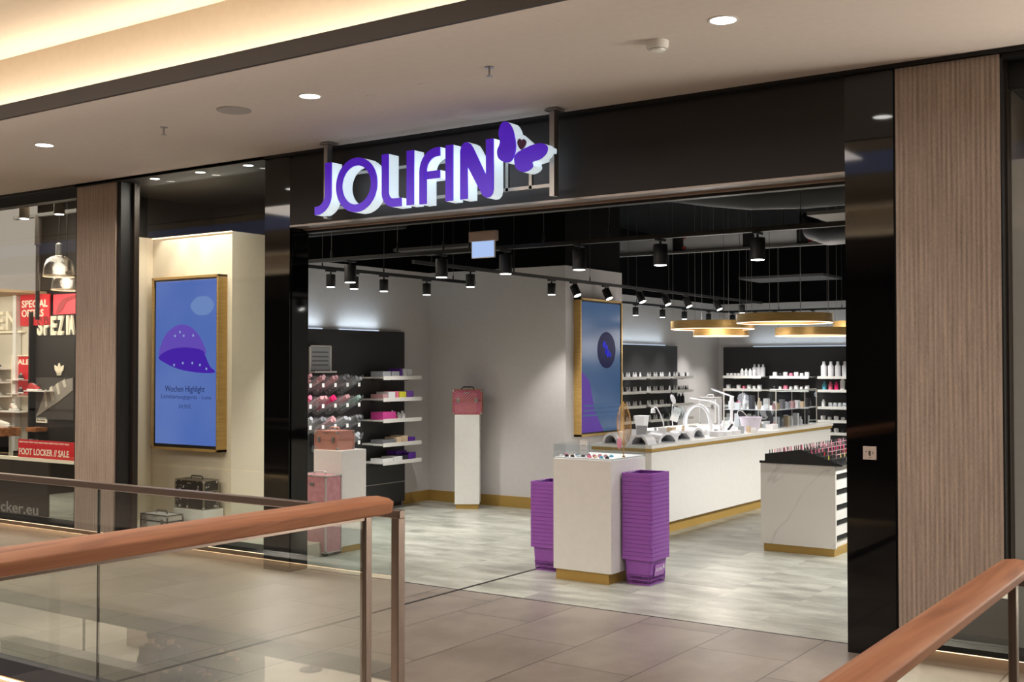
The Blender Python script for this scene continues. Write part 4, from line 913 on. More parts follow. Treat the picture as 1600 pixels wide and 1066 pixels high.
# acrylic display
t = T('acrylic_stand', 'clear acrylic display with tilted white leaflet', 'stand', (-6.50, 13.12, ZC), R(10))
B('front', 'acryl', [(-.13, .13, -.07, -.066, .16, .315), (-.13, -.126, -.07, .07, .16, .315), (.126, .13, -.07, .07, .16, .315), (-.13, .13, .066, .07, .16, .315), (-.13, .13, -.07, .07, .156, .16), (-.07, -.066, -.05, .05, 0, .156), (.066, .07, -.05, .05, 0, .156), (-.09, .09, -.06, .06, 0, .004)], parent=t)
lf = B('leaflet', 'whitepaper', (-.05, .05, -.002, .002, 0, .18), parent=t, loc=(.02, -.075, .13)); lf.rotation_euler = (R(-6), R(18), 0)
# arch lamp
t = T('arch_lamp', 'large glowing white arch lamp standing on the counter', 'lamp', (-6.24, 13.28, ZC), R(12))
pts = [(-.17, 0, .0)]+[(-.17*math.cos(R(a))*(.98), 0, .10+.235*math.sin(R(a))) for a in range(0, 181, 10)]+[(.17, 0, 0)]
def band(m, pts, w, th):
    vs = []; fs = []; P = [Vector(p) for p in pts]; n = len(P)
    for i, p in enumerate(P):
        tg = (P[min(i+1, n-1)]-P[max(i-1, 0)]).normalized(); nr = Vector((tg.z, 0, -tg.x))
        for a, b in ((-1, -1), (1, -1), (1, 1), (-1, 1)): vs.append(tuple(p+nr*th/2*b+Vector((0, w/2*a, 0))))
    for i in range(n-1):
        for k in range(4): q = (k+1) % 4; fs.append((i*4+k, i*4+q, i*4+4+q, i*4+4+k))
    fs += [(0, 1, 2, 3), (n*4-4, n*4-3, n*4-2, n*4-1)]; return m.add(vs, fs)
band(MB(), pts, .09, .026).build('arch', 'whiteplastic', t)
band(MB(), [(p[0]*.90, 0, p[2]*.955) for p in pts], .06, .006).build('light_band', em('white_glow', (246, 248, 255), 2.2), t)
B('base', 'whiteplastic', (-.2, .2, -.09, .12, 0, .012), parent=t, bevel=.004)
light('POINT', (0, 0, .18), 3, (1, 1, 1), parent=t, shadow_soft_size=.1)
t = T('magnifier_lamp', 'round white magnifier lamp head behind the arch lamp', 'lamp', (-6.62, 13.35, ZC))
MB().cyl((0, 0, 0), .04, .012).build('base', 'whiteplastic', t); MB().tube([(0, 0, .01), (-.02, 0, .2), (.0, 0, .36)], .006, 6).build('arm', 'whiteplastic', t)
hd = MB().ell((0, 0, 0), (.030, .012, .062), 20, 10).build('lens', 'whiteplastic', t, loc=(.0, 0, .40)); hd.rotation_euler = (0, R(-20), R(20))
# silver case, arms
case('equipment_case', 'light grey equipment case with two black latches on the rear counter', (-6.86, 15.02, ZC), .25, .2, .385, mat('lightgrey_shell', (200, 202, 202), .4), 'whiteplastic', split=.66)
t = T('desk_lamp', 'white lamp with long curved arm in front of the grey case', 'lamp', (-6.53, 14.58, ZC))
MB().cyl((0, 0, 0), .06, .015).build('base', 'whiteplastic', t); MB().tube([(0, 0, .01), (0, 0, .22), (-.01, 0, .28), (-.05, -.02, .32), (-.12, -.04, .335)], .011, 8).build('arm', 'whiteplastic', t)
hd = MB().box(-.30, 0, -.03, .03, -.008, .008).build('head', 'whiteplastic', t, loc=(-.10, -.03, .338), bevel=.006); hd.rotation_euler = (0, R(8), R(12))
t = T('desk_lamp', 'white desk lamp with tilted glowing bar head, tallest on the counter', 'lamp', (-6.14, 14.12, ZC), R(25))
B('base', 'whiteplastic', (-.07, .05, -.06, .06, 0, .018), parent=t, bevel=.006); B('post', 'whiteplastic', (-.024, .024, -.012, .012, .018, .42), parent=t, bevel=.004)
B('control_strip', cm['dark'], (.012, .024, -.0145, -.012, .09, .24), parent=t)
hd = B('head', 'whiteplastic', (-.30, .02, -.022, .022, -.008, .008), parent=t, loc=(.01, 0, .425), bevel=.004); hd.rotation_euler = (0, R(20), 0)
B('light_bar', em('lavender_glow', (225, 228, 255), 3.0), (-.28, 0, -.016, .016, -.011, -.008), parent=hd)
light('POINT', (-.14, 0, .38), 3, (.9, .92, 1), parent=t, shadow_soft_size=.08)
# black oval mirror, small dark device, foot bath
t = T('table_mirror', 'white table mirror with black oval glass tilted beside the foot bath', 'mirror', (-5.92, 13.98, ZC), R(20))
MB().lathe([(.06, 0), (.05, .01), (.016, .03), (.012, .12)], 20).build('stand', 'whiteplastic', t)
hd = MB().ell((0, 0, 0), (.050, .012, .095), 24, 12).build('mirror_head', 'whiteplastic', t, loc=(-.01, 0, .17)); hd.rotation_euler = (0, R(-38), R(10))
MB().ell((0, -.008, 0), (.042, .008, .086), 24, 12).build('glass', cm['dark'], hd)
o = B('nail_drill', cm['dark'], (-.012, .012, -.012, .012, -.05, .05), loc=(-5.86, 13.42, ZC+.058), label='slim dark handpiece resting on the counter beside the white mirror', cat='tool', bevel=.004); o.rotation_euler = (0, R(40), 0)
t = T('foot_bath', 'translucent white bowl-shaped foot bath on the counter', 'bowl', (-5.72, 13.74, ZC))
MB().lathe([(.085, 0), (.105, .03), (.140, .168), (.148, .172), (.148, .178), (.136, .178), (.10, .04), (.0, .035)], 36).build('bowl', mat('lilac_plastic', (222, 214, 230), .35), t)
B('control_label', cm['clear'], (-.12, -.10, -.06, -.03, .07, .14), parent=t)
# cylinder tubes next to lamp
for i, (x, y) in enumerate(((-6.05, 13.62), (-5.98, 13.68), (-6.1, 13.74))):
    MB().lathe([(.022, 0), (.022, .085), (.012, .092), (.012, .12)], 14).build('bottle', 'whiteplastic', loc=(x, y, ZC), label='small white pump bottle between arch lamp and bar lamp, %s from the left' % ORD[i], cat='bottle')
# showcase
t = T('glass_showcase', 'clear two-level showcase full of small products on the counter', 'showcase', (-6.02, 15.20, ZC)); W2_, D2, H2 = .37, .77, .50
B('pane', 'acryl', [(-W2_, W2_, -D2, -D2+.006, 0, H2), (W2_-.006, W2_, -D2+.006, D2, 0, H2)], parent=t)
B('rear_pane', 'acryl', [(-W2_, -W2_+.006, -D2+.006, D2, 0, H2), (-W2_, W2_, D2-.006, D2, 0, H2)], parent=t)
e = .006
for bx in [(-W2_-e, -W2_+e, -D2-e, -D2, 0, H2), (W2_-e, W2_+e, -D2-e, -D2, 0, H2), (W2_, W2_+e, D2-e, D2+e, 0, H2), (-.10, -.094, -D2-.004, -D2, 0, H2), (.12, .126, -D2-.004, -D2, 0, H2), (W2_, W2_+.004, -.2, -.194, 0, H2), (W2_, W2_+.004, .3, .306, 0, H2)]: B('edge', mat('showcase_edge', (206, 204, 194), .3), bx, parent=t)
B('top', MC['showcase_edge'], [(-W2_, W2_, -D2-e, -D2+e, H2-.004, H2+.006), (W2_-e, W2_+e, -D2, D2, H2-.004, H2+.006)], parent=t)
B('shelf', 'whiteplastic', (-W2_+.01, W2_-.01, -D2+.01, D2-.01, .235, .245), parent=t)
random.seed(11)
k = 0; cols = ['white', 'white', 'beige', 'rose', 'dark', 'white', 'clear', 'beige', 'white', 'grey']
for lv, zb in (('lower', .003), ('upper', .2455)):
    for i in range(7):
        for j in range(2):
            if lv == 'upper' and j == 1: continue
            c = cols[(i*3+j+len(lv)) % 10]; h = random.uniform(.08, .19); x = -6.02-.31+i*.103; y = 15.20-D2+.08+j*.14
            if j == 1: x, y = -6.02+.29, 15.20-D2+.22+i*.18
            nm = 'carton' if (i+j) % 2 else 'bottle'
            lab = '%s %s on the %s level of the clear showcase, %s %s' % ({'clear': 'grey', 'dark': 'black'}.get(c, c), nm, lv, ORD[i], 'from the left' if j == 0 else 'along its right side')
            if nm == 'carton': carton(nm, c, .07, .06, h, (x, y, ZC+zb), lab, 'box')
            else: MB().lathe([(.026, 0), (.028, h*.6), (.012, h*.75), (.013, h*.98), (.008, h)], 14).build(nm, cm[c], loc=(x, y, ZC+zb), label=lab, cat='bottle')
# upper side items
for i in range(7):
    c = cols[(i*7+2) % 10]; carton('carton', c, .06, .08, random.uniform(.08, .17), (-5.73, 14.66+.19*i, ZC+.2455), '%s carton on the upper showcase level, %s along its right side' % ({'clear': 'grey', 'dark': 'black'}.get(c, c), ORD[i]), 'box')
carton('machine', 'dark', .16, .14, .20, (-5.84, 14.86, ZC+.003), 'black boxy machine inside the clear showcase at its front right', 'machine')

# ------------------------------------------------------------------ far shelves
small = MB().lathe([(.020, 0), (.020, .045), (.012, .052), (.012, .085)], 8).build('bottle', cm['white'])
smalld = MB().lathe([(.020, 0), (.020, .045), (.013, .050), (.013, .080)], 8).build('bottle', cm['dark'])
jar = MB().lathe([(.038, 0), (.040, .05), (.036, .055), (.036, .075)], 12).build('jar', cm['white'])
tall = MB().lathe([(.055, 0), (.055, .20), (.028, .235), (.026, .29)], 14).build('bottle', 'whiteplastic')
mid = MB().lathe([(.045, 0), (.045, .13), (.022, .155), (.022, .19)], 14).build('bottle', 'whiteplastic')
protos = {}
def put(p, loc, label, cat, group, name=None, m=None, sc=1):
    key = (p.name, m)
    if m and key not in protos:
        q = p.copy(); q.data = p.data.copy(); q.data.materials.clear(); q.data.materials.append(cm[m]); protos[key] = q
    src = protos.get(key, p); o = src.copy(); COL.objects.link(o); o.location = loc; o.scale = (sc, sc, sc)
    return tag(o, label, cat, group)
ZF = (1.604, 1.358, 1.113, .857)
for i, z in enumerate(ZF):
    for j, (y0, ln) in enumerate(((16.62, .89), (17.69, .75), (18.53, .85))):
        bay = ('left', 'middle', 'right')[j]
        shelf('white shelf on the far left wall, %s bay, %s from the top' % (bay, ORD[i]), (-9.60, y0, z), ln, .40, 'L')
        g = 'small products on the far left wall shelves'
        if i == 2 and j == 2:
            for k in range(5): put(tall, (-9.32, y0+.10+k*.14, z), 'black bottle on the third shelf of the right far-left bay, %s from left' % ORD[k], 'bottle', g, m='dark', sc=.62)
            continue
        n = 11 if j == 0 else 9
        for k in range(n):
            dark_ = (k*7+i*3+j) % 3 == 0
            put(smalld if dark_ else small, (-9.28, y0+.05+k*(ln-.1)/(n-1), z), '%s bottle, %s on the %s shelf, %s bay, far left wall' % ('small black' if dark_ else 'small white', ORD[k], ORD[i], bay), 'bottle', g)
for i, (z, c) in enumerate(((1.50, 'violet'), (1.24, 'violet'), (1.02, 'violet'))):
    carton('carton', c, .22, .10, .15, (-9.35, 16.42, z), 'violet carton hanging just right of the pillar screen, %s from the top' % ORD[i], 'box', 'violet cartons beside the pillar screen')
    shelf('narrow white shelf just right of the pillar screen, %s from the top' % ORD[i], (-9.60, 16.34, z), .16, .36, 'L')
ZB = (1.596, 1.343, 1.024, .770, .539)
for i, z in enumerate(ZB):
    for j, (x0, ln) in enumerate(((-9.36, .79), (-8.39, .78), (-7.44, .9))):
        zz = z
        if j < 2 and i > 1: zz = z
        bay = ('left', 'middle', 'right')[j]
        shelf('white shelf on the back wall, %s bay, %s from the top' % (bay, ORD[i]), (x0, 21.5, zz), ln, .40, 'B')
        g = 'products on the back wall shelves'; lb = ' on the %s shelf, %s back-wall bay' % (rowname[i], bay)
        if j == 0 and i == 0:
            for k in range(4): put(jar, (x0+.06+k*.075, 21.2, zz), 'low white jar, %s from left' % ORD[k]+lb, 'jar', g, sc=.8)
            for k in range(4): put(mid, (x0+.36+k*.085, 21.2, zz), 'medium white bottle, %s from left' % ORD[k]+lb, 'bottle', g, sc=.80)
            for k in range(4): put(tall, (x0+.70-.0+k*.001 if k == 0 else x0+.42+.0*k, 21.2, zz), '', '', '') if False else None
            for k in range(3): put(tall, (x0+.58+k*.088, 21.30, zz), 'tall white bottle, %s from left' % ORD[k]+lb, 'bottle', g, sc=.82)
        elif j == 2 and i == 0:
            for k in range(6): put(tall, (x0+.09+k*.135, 21.2, zz), 'tall grey-white bottle, %s from left' % ORD[k]+lb, 'bottle', g)
        elif j == 2 and i == 1:
            for k, c in enumerate(('blue', 'pink', 'hotpink')): put(mid, (x0+.10+k*.115, 21.2, zz), {'hotpink': 'bright pink'}.get(c, c)+' bottle'+lb, 'bottle', g, m=c, sc=.85)
            for k in range(4): put(tall, (x0+.44+k*.12, 21.22, zz), 'tall white bottle, %s from left' % ORD[k]+lb, 'bottle', g, sc=.85)
        elif j == 2 and i == 2:
            put(mid, (x0+.08, 21.2, zz), 'single white bottle'+lb, 'bottle', g, sc=.75)
            for k in range(4): put(jar, (x0+.22+k*.09, 21.2, zz), 'white jar with dark label, %s from left' % ORD[k]+lb, 'jar', g, m='clear', sc=1.15)
            for k in range(3): carton('carton', 'white', .11, .12, .14, (x0+.60+k*.12, 21.25, zz), 'white carton, %s from left' % ORD[k]+lb, 'box', g)
        else:
            for k in range(7):
                c = [None, None, 'dark', None, 'pink', None, None][(k+i+j) % 7]
                put(jar, (x0+.07+k*(ln-.14)/6, 21.2, zz), '%s jar, %s from left' % (c or 'white', ORD[k])+lb, 'jar', g, m=c, sc=.9 if k % 2 else 1.15)
for o in (small, smalld, jar, tall, mid): bpy.data.objects.remove(o)

# ------------------------------------------------------------------ makeup stand on the right
t = T('makeup_stand', 'white marble-patterned makeup stand with black sloping rack', 'display stand', (-3.93, 11.9, 0)); Y0, Y1 = -1.30, 1.5
B('end_panel', 'marble', (-.382, .36, Y0, Y0+.03, .075, .855), parent=t)
B('cabinet', 'white', (-.37, .32, Y0+.03, Y1, .075, .855), parent=t)
B('kickboard', 'brass', (-.36, .34, Y0+.02, Y1-.02, 0, .075), parent=t)
for k in range(5):
    B('drawer_gap', 'blackmatt', (.32, .336, Y0+.05, Y1, .14+.145*k, .19+.145*k), parent=t); B('drawer_front', 'white', (.32, .355, Y0+.03, Y1, .195+.145*k, .28+.145*k), parent=t)
prof = [(-.385, .856), (.43, .856), (.43, .87), (.03, 1.0), (-.33, .945), (-.33, .878), (-.385, .878)]
MB().prism(prof, Y0-.02, Y0).build('rack_end', 'blackmatt', t)
MB().prism([(-.385, .856), (.40, .856), (.40, .862), (.03, .97), (-.33, .92), (-.33, .87), (-.385, .87)], Y0, Y1).build('rack_body', 'blackmatt', t)
B('rack_step', 'blackmatt', [(x, x+.03, Y0, Y1, z, z+.035) for x, z in ((.06, .955), (.14, .93), (.22, .905), (.30, .88))], parent=t)
B('rack_edge', cm['rose'], [(x-.004, x, Y0+.12*q, Y0+.12*q+.006, z+.0, z+.055) for x, z in ((.09, .975), (.17, .95), (.25, .925), (.33, .90)) for q in range(1, 22)]+[(x-.004, x, Y0+.1, Y1, z+.05, z+.055) for x, z in ((.09, .975), (.17, .95), (.25, .925), (.33, .90))], parent=t)
random.seed(5)
pp = {}
def pencil(c):
    if c not in pp:
        q = MB().lathe([(.006, 0), (.006, .045), (.005, .047), (.005, .075)], 6).build('makeup_pencil', cm[c]); pp[c] = q
    o = pp[c].copy(); COL.objects.link(o); return o
cname = {'hotpink': 'bright pink', 'dark': 'black', 'clear': 'grey'}
rows = [(-.31, .918, 'back left', ['rose', 'pink', 'dark', 'rose', 'dark'], 46), (-.20, .935, 'inner left', ['dark', 'rose', 'dark', 'clear'], 30), (.045, .962, 'ridge', ['hotpink', 'pink', 'dark', 'rose'], 34),
        (.115, .942, 'first right', ['hotpink', 'red', 'dark', 'pink'], 30), (.195, .917, 'second right', ['red', 'dark', 'red', 'dark', 'dark'], 26), (.275, .895, 'third right', ['dark', 'yellow', 'dark', 'yellow'], 24), (.355, .868, 'outer right', ['dark', 'dark', 'clear'], 20)]
for x, z, nm, cs_, n in rows:
    for k in range(n):
        c = random.choice(cs_); o = pencil(c); o.location = (-3.93+x, 11.9+Y0+.06+k*(Y1-Y0-.1)/(n-1), z); o.rotation_euler = (R(random.uniform(-7, 7)), R(random.uniform(-8, 8)), 0); o.scale = (1, 1, .68 if x > 0 else .85)
        tag(o, '%s makeup pencil standing in the %s row of the black rack' % (cname.get(c, c), nm), 'makeup pencil', '%s makeup pencils in the %s row of the rack' % (cname.get(c, c), nm))
for q in pp.values(): bpy.data.objects.remove(q)
# socket plate on the right black column
t = T('key_switch', 'small pale square key switch on the right black column', 'switch', (-2.188, 7.15, 1.257))
B('plate', mat('switch_plate', (196, 182, 174), .4), (-.042, .042, -.010, 0, -.042, .042), parent=t, bevel=.003)
B('keyhole', mat('switch_dark', (70, 62, 56), .5), [(-.006, .007, -.012, -.010, -.01, .014), (-.002, .006, -.012, -.010, -.018, -.01), (-.024, -.018, -.0115, -.010, .004, .012), (.016, .026, -.0115, -.010, .004, .008), (.016, .026, -.0115, -.010, -.006, -.002), (-.002, .01, -.0115, -.010, -.03, -.027)], parent=t)

# ------------------------------------------------------------------ neighbouring sports shop, left edge
YB = 10.0
def poster(name, m, x0, x1, z0, z1, label, cat='poster', y=YB, th=.02):
    return B(name, m, (x0, x1, y-th, y, z0, z1), label=label, cat=cat)
p = poster('sale_poster', 'red', -15.77, -15.04, 2.40, 2.86, 'red poster reading SPECIAL OFFERS high in the sports shop', 'poster', 9.98)
text('poster_text', 'SPECIAL', 'cream', -15.73, -15.08, 2.67, 2.78, 9.96, p, .004, .02); text('poster_text', 'OFFERS', 'cream', -15.73, -15.18, 2.53, 2.64, 9.96, p, .004, .02)
p = poster('red_screen', mat('red_screen_glow', (214, 44, 56), .4, emit=.7), -14.93, -14.30, 2.55, 2.84, 'bright red screen right of the SPECIAL OFFERS poster', 'screen', 9.97)
MB().prism(spline([(-14.85, 2.57), (-14.75, 2.74), (-14.55, 2.80), (-14.35, 2.82), (-14.35, 2.78), (-14.6, 2.72), (-14.72, 2.6)], 4), 9.945, 9.95).build('red_shape', mat('red_shade', (150, 26, 34), .4, emit=.3), p)
t = T('wall_letters', 'cream block letters MEN on the left wall of the sports shop', 'sign', (-16.3, 9.99, 2.30))
for i, (ch, a, b) in enumerate((('M', -.62, -.24), ('E', -.14, .12), ('N', .18, .50))):
    text('letter_'+ch, ch, 'cream', a, b, .05, .33, 0, t, .05, .02)
B('letter_rail', 'cream', (-.7, .62, -.06, 0, 0, .03), parent=t)
t = T('wall_letters', 'outlined cream letters SPEZIAL over the dark wall of the sports shop', 'sign', (-14.9, 9.99, 2.25))
for i, ch in enumerate('SPEZIAL'):
    a = -.445+.168*i-(.0 if i < 5 else .07); w = .05 if ch == 'I' else .13; a += .04 if ch == 'I' else 0
    text('letter_'+ch, ch, 'cream', a, a+w, .0, .28, 0, t, .03, .035)
B('dark_wall_frame', 'blackmetal', (-15.46, -15.43, 9.9, 9.99, .48, 2.6), label='dark vertical frame beside the red sale niche', cat='frame')
B('wall_post', 'white', (-15.87, -15.79, 9.90, 9.99, .4, 2.90), label='white post left of the SPECIAL OFFERS poster', cat='post')
# shoes
def make_shoe(c, sole='white', name='sneaker'):
    t = T(name, '', 'shoe', (0, 0, 0)); secs = [(-.14, .030, .085, .0), (-.12, .038, .105, 0), (-.07, .040, .11, 0), (-.03, .040, .10, 0), (.02, .042, .078, 0), (.08, .045, .058, 0), (.12, .040, .045, 0), (.145, .022, .03, 0)]
    vs = []; fs = []; n = 10
    for x, w, h, _ in secs:
        for k in range(n):
            a = math.pi*k/(n-1); vs.append((x, w*math.cos(a), .018+h*math.sin(a)**.7))
    for i in range(len(secs)-1):
        for k in range(n-1): fs.append((i*n+k, i*n+k+1, (i+1)*n+k+1, (i+1)*n+k))
        fs.append((i*n+n-1, i*n, (i+1)*n, (i+1)*n+n-1))
    fs += [tuple(range(n)), tuple(range((len(secs)-1)*n, len(secs)*n))]
    MB().add(vs, fs).build('upper', c, t)
    MB().prism([(-.15, 0), (.14, 0), (.155, .014), (.15, .026), (-.152, .026)], -.044, .044).build('sole', cm[sole], t, bevel=.004)
    MB().ell((-.085, 0, .118), (.034, .024, .014), 12, 6).build('opening', cm['dark'], t)
    B('laces', 'whitepaper', [(-.03+.018*k, -.022+.018*k, -.02, .02, .112-.008*k, .118-.008*k) for k in range(4)], parent=t)
    B('side_stripe', mat('orange_stripe', (190, 84, 60), .5), [(-.04, .03, -.047, -.043, .045, .055), (-.05, -.03, -.046, -.042, .055, .075)], parent=t)
    return t
sw = make_shoe('shoe'); sr = make_shoe('shoered'); sb = make_shoe('shoeblack'); su = set()
def shoe(src, loc, rz, label, sc=1):
    if src.name in su: o = copy_tree(src, loc, rz, label)
    else: su.add(src.name); o = src; o.location = loc; o.rotation_euler = (0, 0, rz); o['label'] = label
    o.scale = (sc, sc, sc); return o
for i, z in enumerate((1.765, 1.56, 1.354, 1.13)):
    B('shoe_shelf', 'white', (-17.2, -15.955, 9.76, 9.99, z-.02, z), label='white shoe shelf on the left wall of the sports shop, %s from the top' % ORD[i], cat='shelf')
    for k, x in enumerate((-16.30,)):
        shoe(sb if i == 0 else sw, (x, 9.85, z), R(15), '%s sneaker on the %s white shelf at the left edge' % ('black' if i == 0 else 'white', ORD[i]))
shoe(sw, (-15.75, 9.86, 1.13), R(-20), 'white sneaker on the lowest white shelf near the dark wall')
B('shoe_shelf', 'white', (-15.95, -15.46, 9.76, 9.99, 1.11, 1.13), label='short white shoe shelf below the red sale niche', cat='shelf')
t = T('sale_niche', 'red niche reading SALE with two small shoe shelves', 'display niche', (-15.69, 9.98, 1.36))
B('back', 'red', (-.24, .22, -.03, 0, .0, .58), parent=t); B('frame', 'cream', [(-.255, -.24, -.05, 0, -.01, .60), (.22, .235, -.05, 0, -.01, .60), (-.255, .235, -.05, 0, .585, .60), (-.255, .235, -.05, 0, -.02, 0)], parent=t)
text('niche_text', 'SALE', 'cream', -.19, .18, .46, .54, -.03, t, .004, .03)
B('ledge', 'white', [(-.2, .21, -.16, -.03, .225, .235), (-.2, .21, -.16, -.03, .02, .03)], parent=t)
shoe(sb, (-15.60, 9.87, 1.596), R(-30), 'dark sneaker on the upper ledge of the red SALE niche', .8); shoe(sb, (-15.60, 9.87, 1.391), R(-30), 'dark sneaker on the lower ledge of the red SALE niche', .8)
t = T('shoe_bench', 'wooden topped black bench with white sneakers in the sports shop', 'bench', (-16.3, 9.2, 0))
B('top', 'bench_wood', (-1.0, 1.22, -.35, .35, .80, .92), parent=t, bevel=.006); B('box', 'blackmatt', (-.95, 1.0, -.30, .30, 0, .80), parent=t)
for i, x in enumerate((-15.30, -14.98, -14.72)): shoe(sw, (x-.0, 9.05, .92), R(20+8*i), 'large white sneaker on the wooden bench, %s from the left' % ORD[i], 1.25) if x < -15.2 else None
for i, x in enumerate((-15.05+.0,)): pass
shoe(sw, (-14.98-.0, 9.05, .92), R(30), 'large white sneaker at the right corner of the wooden bench', 1.2) if False else None
for i, (x, y) in enumerate(((-15.62, 9.0), (-15.25, 9.3))): shoe(sw, (x, y, .92), R(35), 'large white sneaker on the wooden bench, %s' % ('in front' if i == 0 else 'towards the wall'), 1.2)
# trefoil emblem, big shoe picture, small things on the dark wall
tf = T('trefoil_emblem', 'cream three-leaf emblem on the dark wall of the sports shop', 'emblem', (-14.824, 9.99, 1.67))
def leaf(cx, cz, w, h, rot):
    pts = [(0, -h/2), (w/2, 0), (w*.28, h*.3), (0, h/2), (-w*.28, h*.3), (-w/2, 0)]; c, s_ = math.cos(R(rot)), math.sin(R(rot))
    return spline([(cx+x*c-z*s_, cz+x*s_+z*c) for x, z in pts], 4)
mb = MB()
for cx, cz, rot in ((0, .105, 0), (-.065, .085, 38), (.065, .085, -38)): mb.prism(leaf(cx, cz, .068, .14, rot), -.012, 0)
mb.build('leaves', 'cream', tf)
B('stripes', 'cream', [(-.07+.008*k, .07-.008*k, -.012, 0, .045-.017*k, .055-.017*k) for k in range(4)], parent=tf)
pb = B('shoe_picture', mat('picture_grey', (70, 66, 64), .6), (-15.36, -14.45, 9.965, 9.985, 1.02, 1.63), label='large translucent grey picture of a striped shoe toe on the dark wall', cat='picture')
MB().prism([(-15.36, 1.04), (-15.30, 1.12), (-15.15, 1.40), (-14.75, 1.58), (-14.46, 1.63), (-14.46, 1.45), (-14.8, 1.28)], 9.958, 9.965).build('shoe_shape', mat('picture_shoe_grey', (150, 144, 136), .6), pb)
for k in range(4):
    x = -15.10+.15*k; MB().prism([(x, 1.18+.10*k), (x+.05, 1.20+.10*k), (x+.0, 1.46+.05*k), (x-.06, 1.43+.05*k)], 9.952, 9.958).build('stripe', mat('stripe_light', (206, 198, 186), .6), pb)
B('shoe_shelf', 'white', (-15.42, -14.9, 9.80, 9.99, 1.425, 1.44), label='small white shelf with a red sneaker on the dark wall', cat='shelf')
shoe(sr, (-15.27, 9.88, 1.44), R(0), 'red sneaker on the small shelf at the dark wall', .9)
p = poster('shop_label', 'cream', -15.35, -15.10, .965, 1.045, 'small cream label reading foot locker on the dark wall', 'sign', 9.985)
text('label_text', 'foot locker', 'blackmatt', -15.33, -15.12, .985, 1.02, 9.964, p, .002, .01)
B('wood_shelf', 'bench_wood', (-15.36, -15.10, 9.80, 9.985, .84, .90), label='short wooden shelf under the small cream label', cat='shelf')
shoe(sb, (-14.70, 9.6, .60), R(60), 'dark green and tan boot low behind the window pane', 1.3)
B('display_block', 'blackmatt', (-14.95, -14.4, 9.35, 9.95, 0, .60), label='black display block carrying a dark boot', cat='display block')
# window banners
p = B('window_banner', 'red', (-11.67, -10.60, 7.36, 7.365, .795, .99), label='red window banner reading FOOT LOCKER // SALE', cat='banner')
text('banner_text', 'FOOT LOCKER // SALE', 'cream', -11.65, -10.74, .825, .895, 7.36, p, .002, .02)
text('banner_text', 'NEW SALE NEW SALE NEW SALE NEW SALE NEW SALE', 'cream', -11.65, -10.74, .955, .972, 7.36, p, .002, .01)
B('window_ledge', 'cream', (-20, -10.40, 7.37, 7.42, .755, .79), label='cream ledge running along the neighbouring shop window under the banner', cat='ledge')
p = B('window_box', mat('banner_dark', (44, 40, 38), .5), [(-20, -11.14, 7.37, 7.40, .165, .755)], label='dark lower window band reading footlocker.eu', cat='banner')
text('banner_text', 'footlocker.eu', mat('banner_grey', (176, 170, 162), .5, emit=.12), -12.62, -11.30, .17, .29, 7.37, p, .002, .012)
B('floor_mat_board', mat('neighbour_lowboard', (128, 112, 92), .6), (-11.14, -10.42, 7.9, 8.4, 0, .05), label='tan floor platform behind the neighbouring window', cat='platform')
# neighbour lights
def stage(x, y, label):
    t = T('stage_light', label, 'spotlight', (x, y, 3.80), group='grey cylinder spotlights in the sports shop')
    MB().lathe([(.06, -.18), (.063, -.16), (.063, -.02), (.04, 0)], 24).build('lamp_body', mat('taupe_metal', (96, 84, 72), .5, .2), t)
    MB().cyl((0, 0, -.184), .052, .004).build('lens', 'lens', t); B('yoke', MC['taupe_metal'], (-.02, .02, -.03, .03, 0, .08), parent=t)
    MB().cyl((0, 0, .08), .012, .4).build('rod', MC['taupe_metal'], t)
    light('SPOT', (0, 0, -.21), 90, WARM, parent=t, spot_size=R(80), spot_blend=.6, shadow_soft_size=.06)
stage(-12.92, 8.2, 'grey cylinder spotlight nearest the left edge'); stage(-12.20, 8.2, 'grey cylinder spotlight next to the ribbed wood panel')
B('lighting_bar', 'blackmetal', (-14.4, -10.6, 8.97, 9.03, 3.795, 3.84), label='dark lighting bar across the sports shop ceiling', cat='bar')
t = T('support_pole', 'slim dark pole hanging from the lighting bar in the sports shop', 'pole', (-13.86, 9.0, 0)); MB().cyl((0, 0, 2.42), .028, 1.38).build('pole', mat('brown_metal', (40, 32, 28), .5), t); MB().cyl((0, 0, 3.42), .045, .40).build('collar', MC['brown_metal'], t)
for i, (x, y, z, r) in enumerate(((-13.385, 9.0, 2.98, .20), (-14.1, 9.6, 2.86, .20))):
    t = T('pendant_lamp', 'clear ribbed glass dome pendant, %s of the two' % ('front' if i == 0 else 'rear'), 'pendant lamp', (x, y, z))
    MB().lathe([(r, 0), (r*.985, .06), (r*.93, .14), (r*.80, .21), (r*.5, .26), (.08, .27), (.078, .262), (r*.48, .252), (r*.78, .2), (r*.91, .13), (r*.965, .06), (r*.98, 0)], 36).build('shade', glassmat('ribbed_glass', (.93, .90, .86), 1.6, .2, 1.8), t)
    MB().ring((0, 0, 0), r+.004, r-.008, -.008, .006, 40).build('shade_rim', cm['beige'], t)
    MB().lathe([(.045, .27), (.045, .42), (.02, .44)], 20).build('socket', 'steel', t)
    MB().tube([(0, 0, .45), (0, 0, 4.25-z)], .008, 6).build('cord', 'blackmetal', t)
    light('POINT', (0, 0, .1), 12, WARM, parent=t, shadow_soft_size=.1)

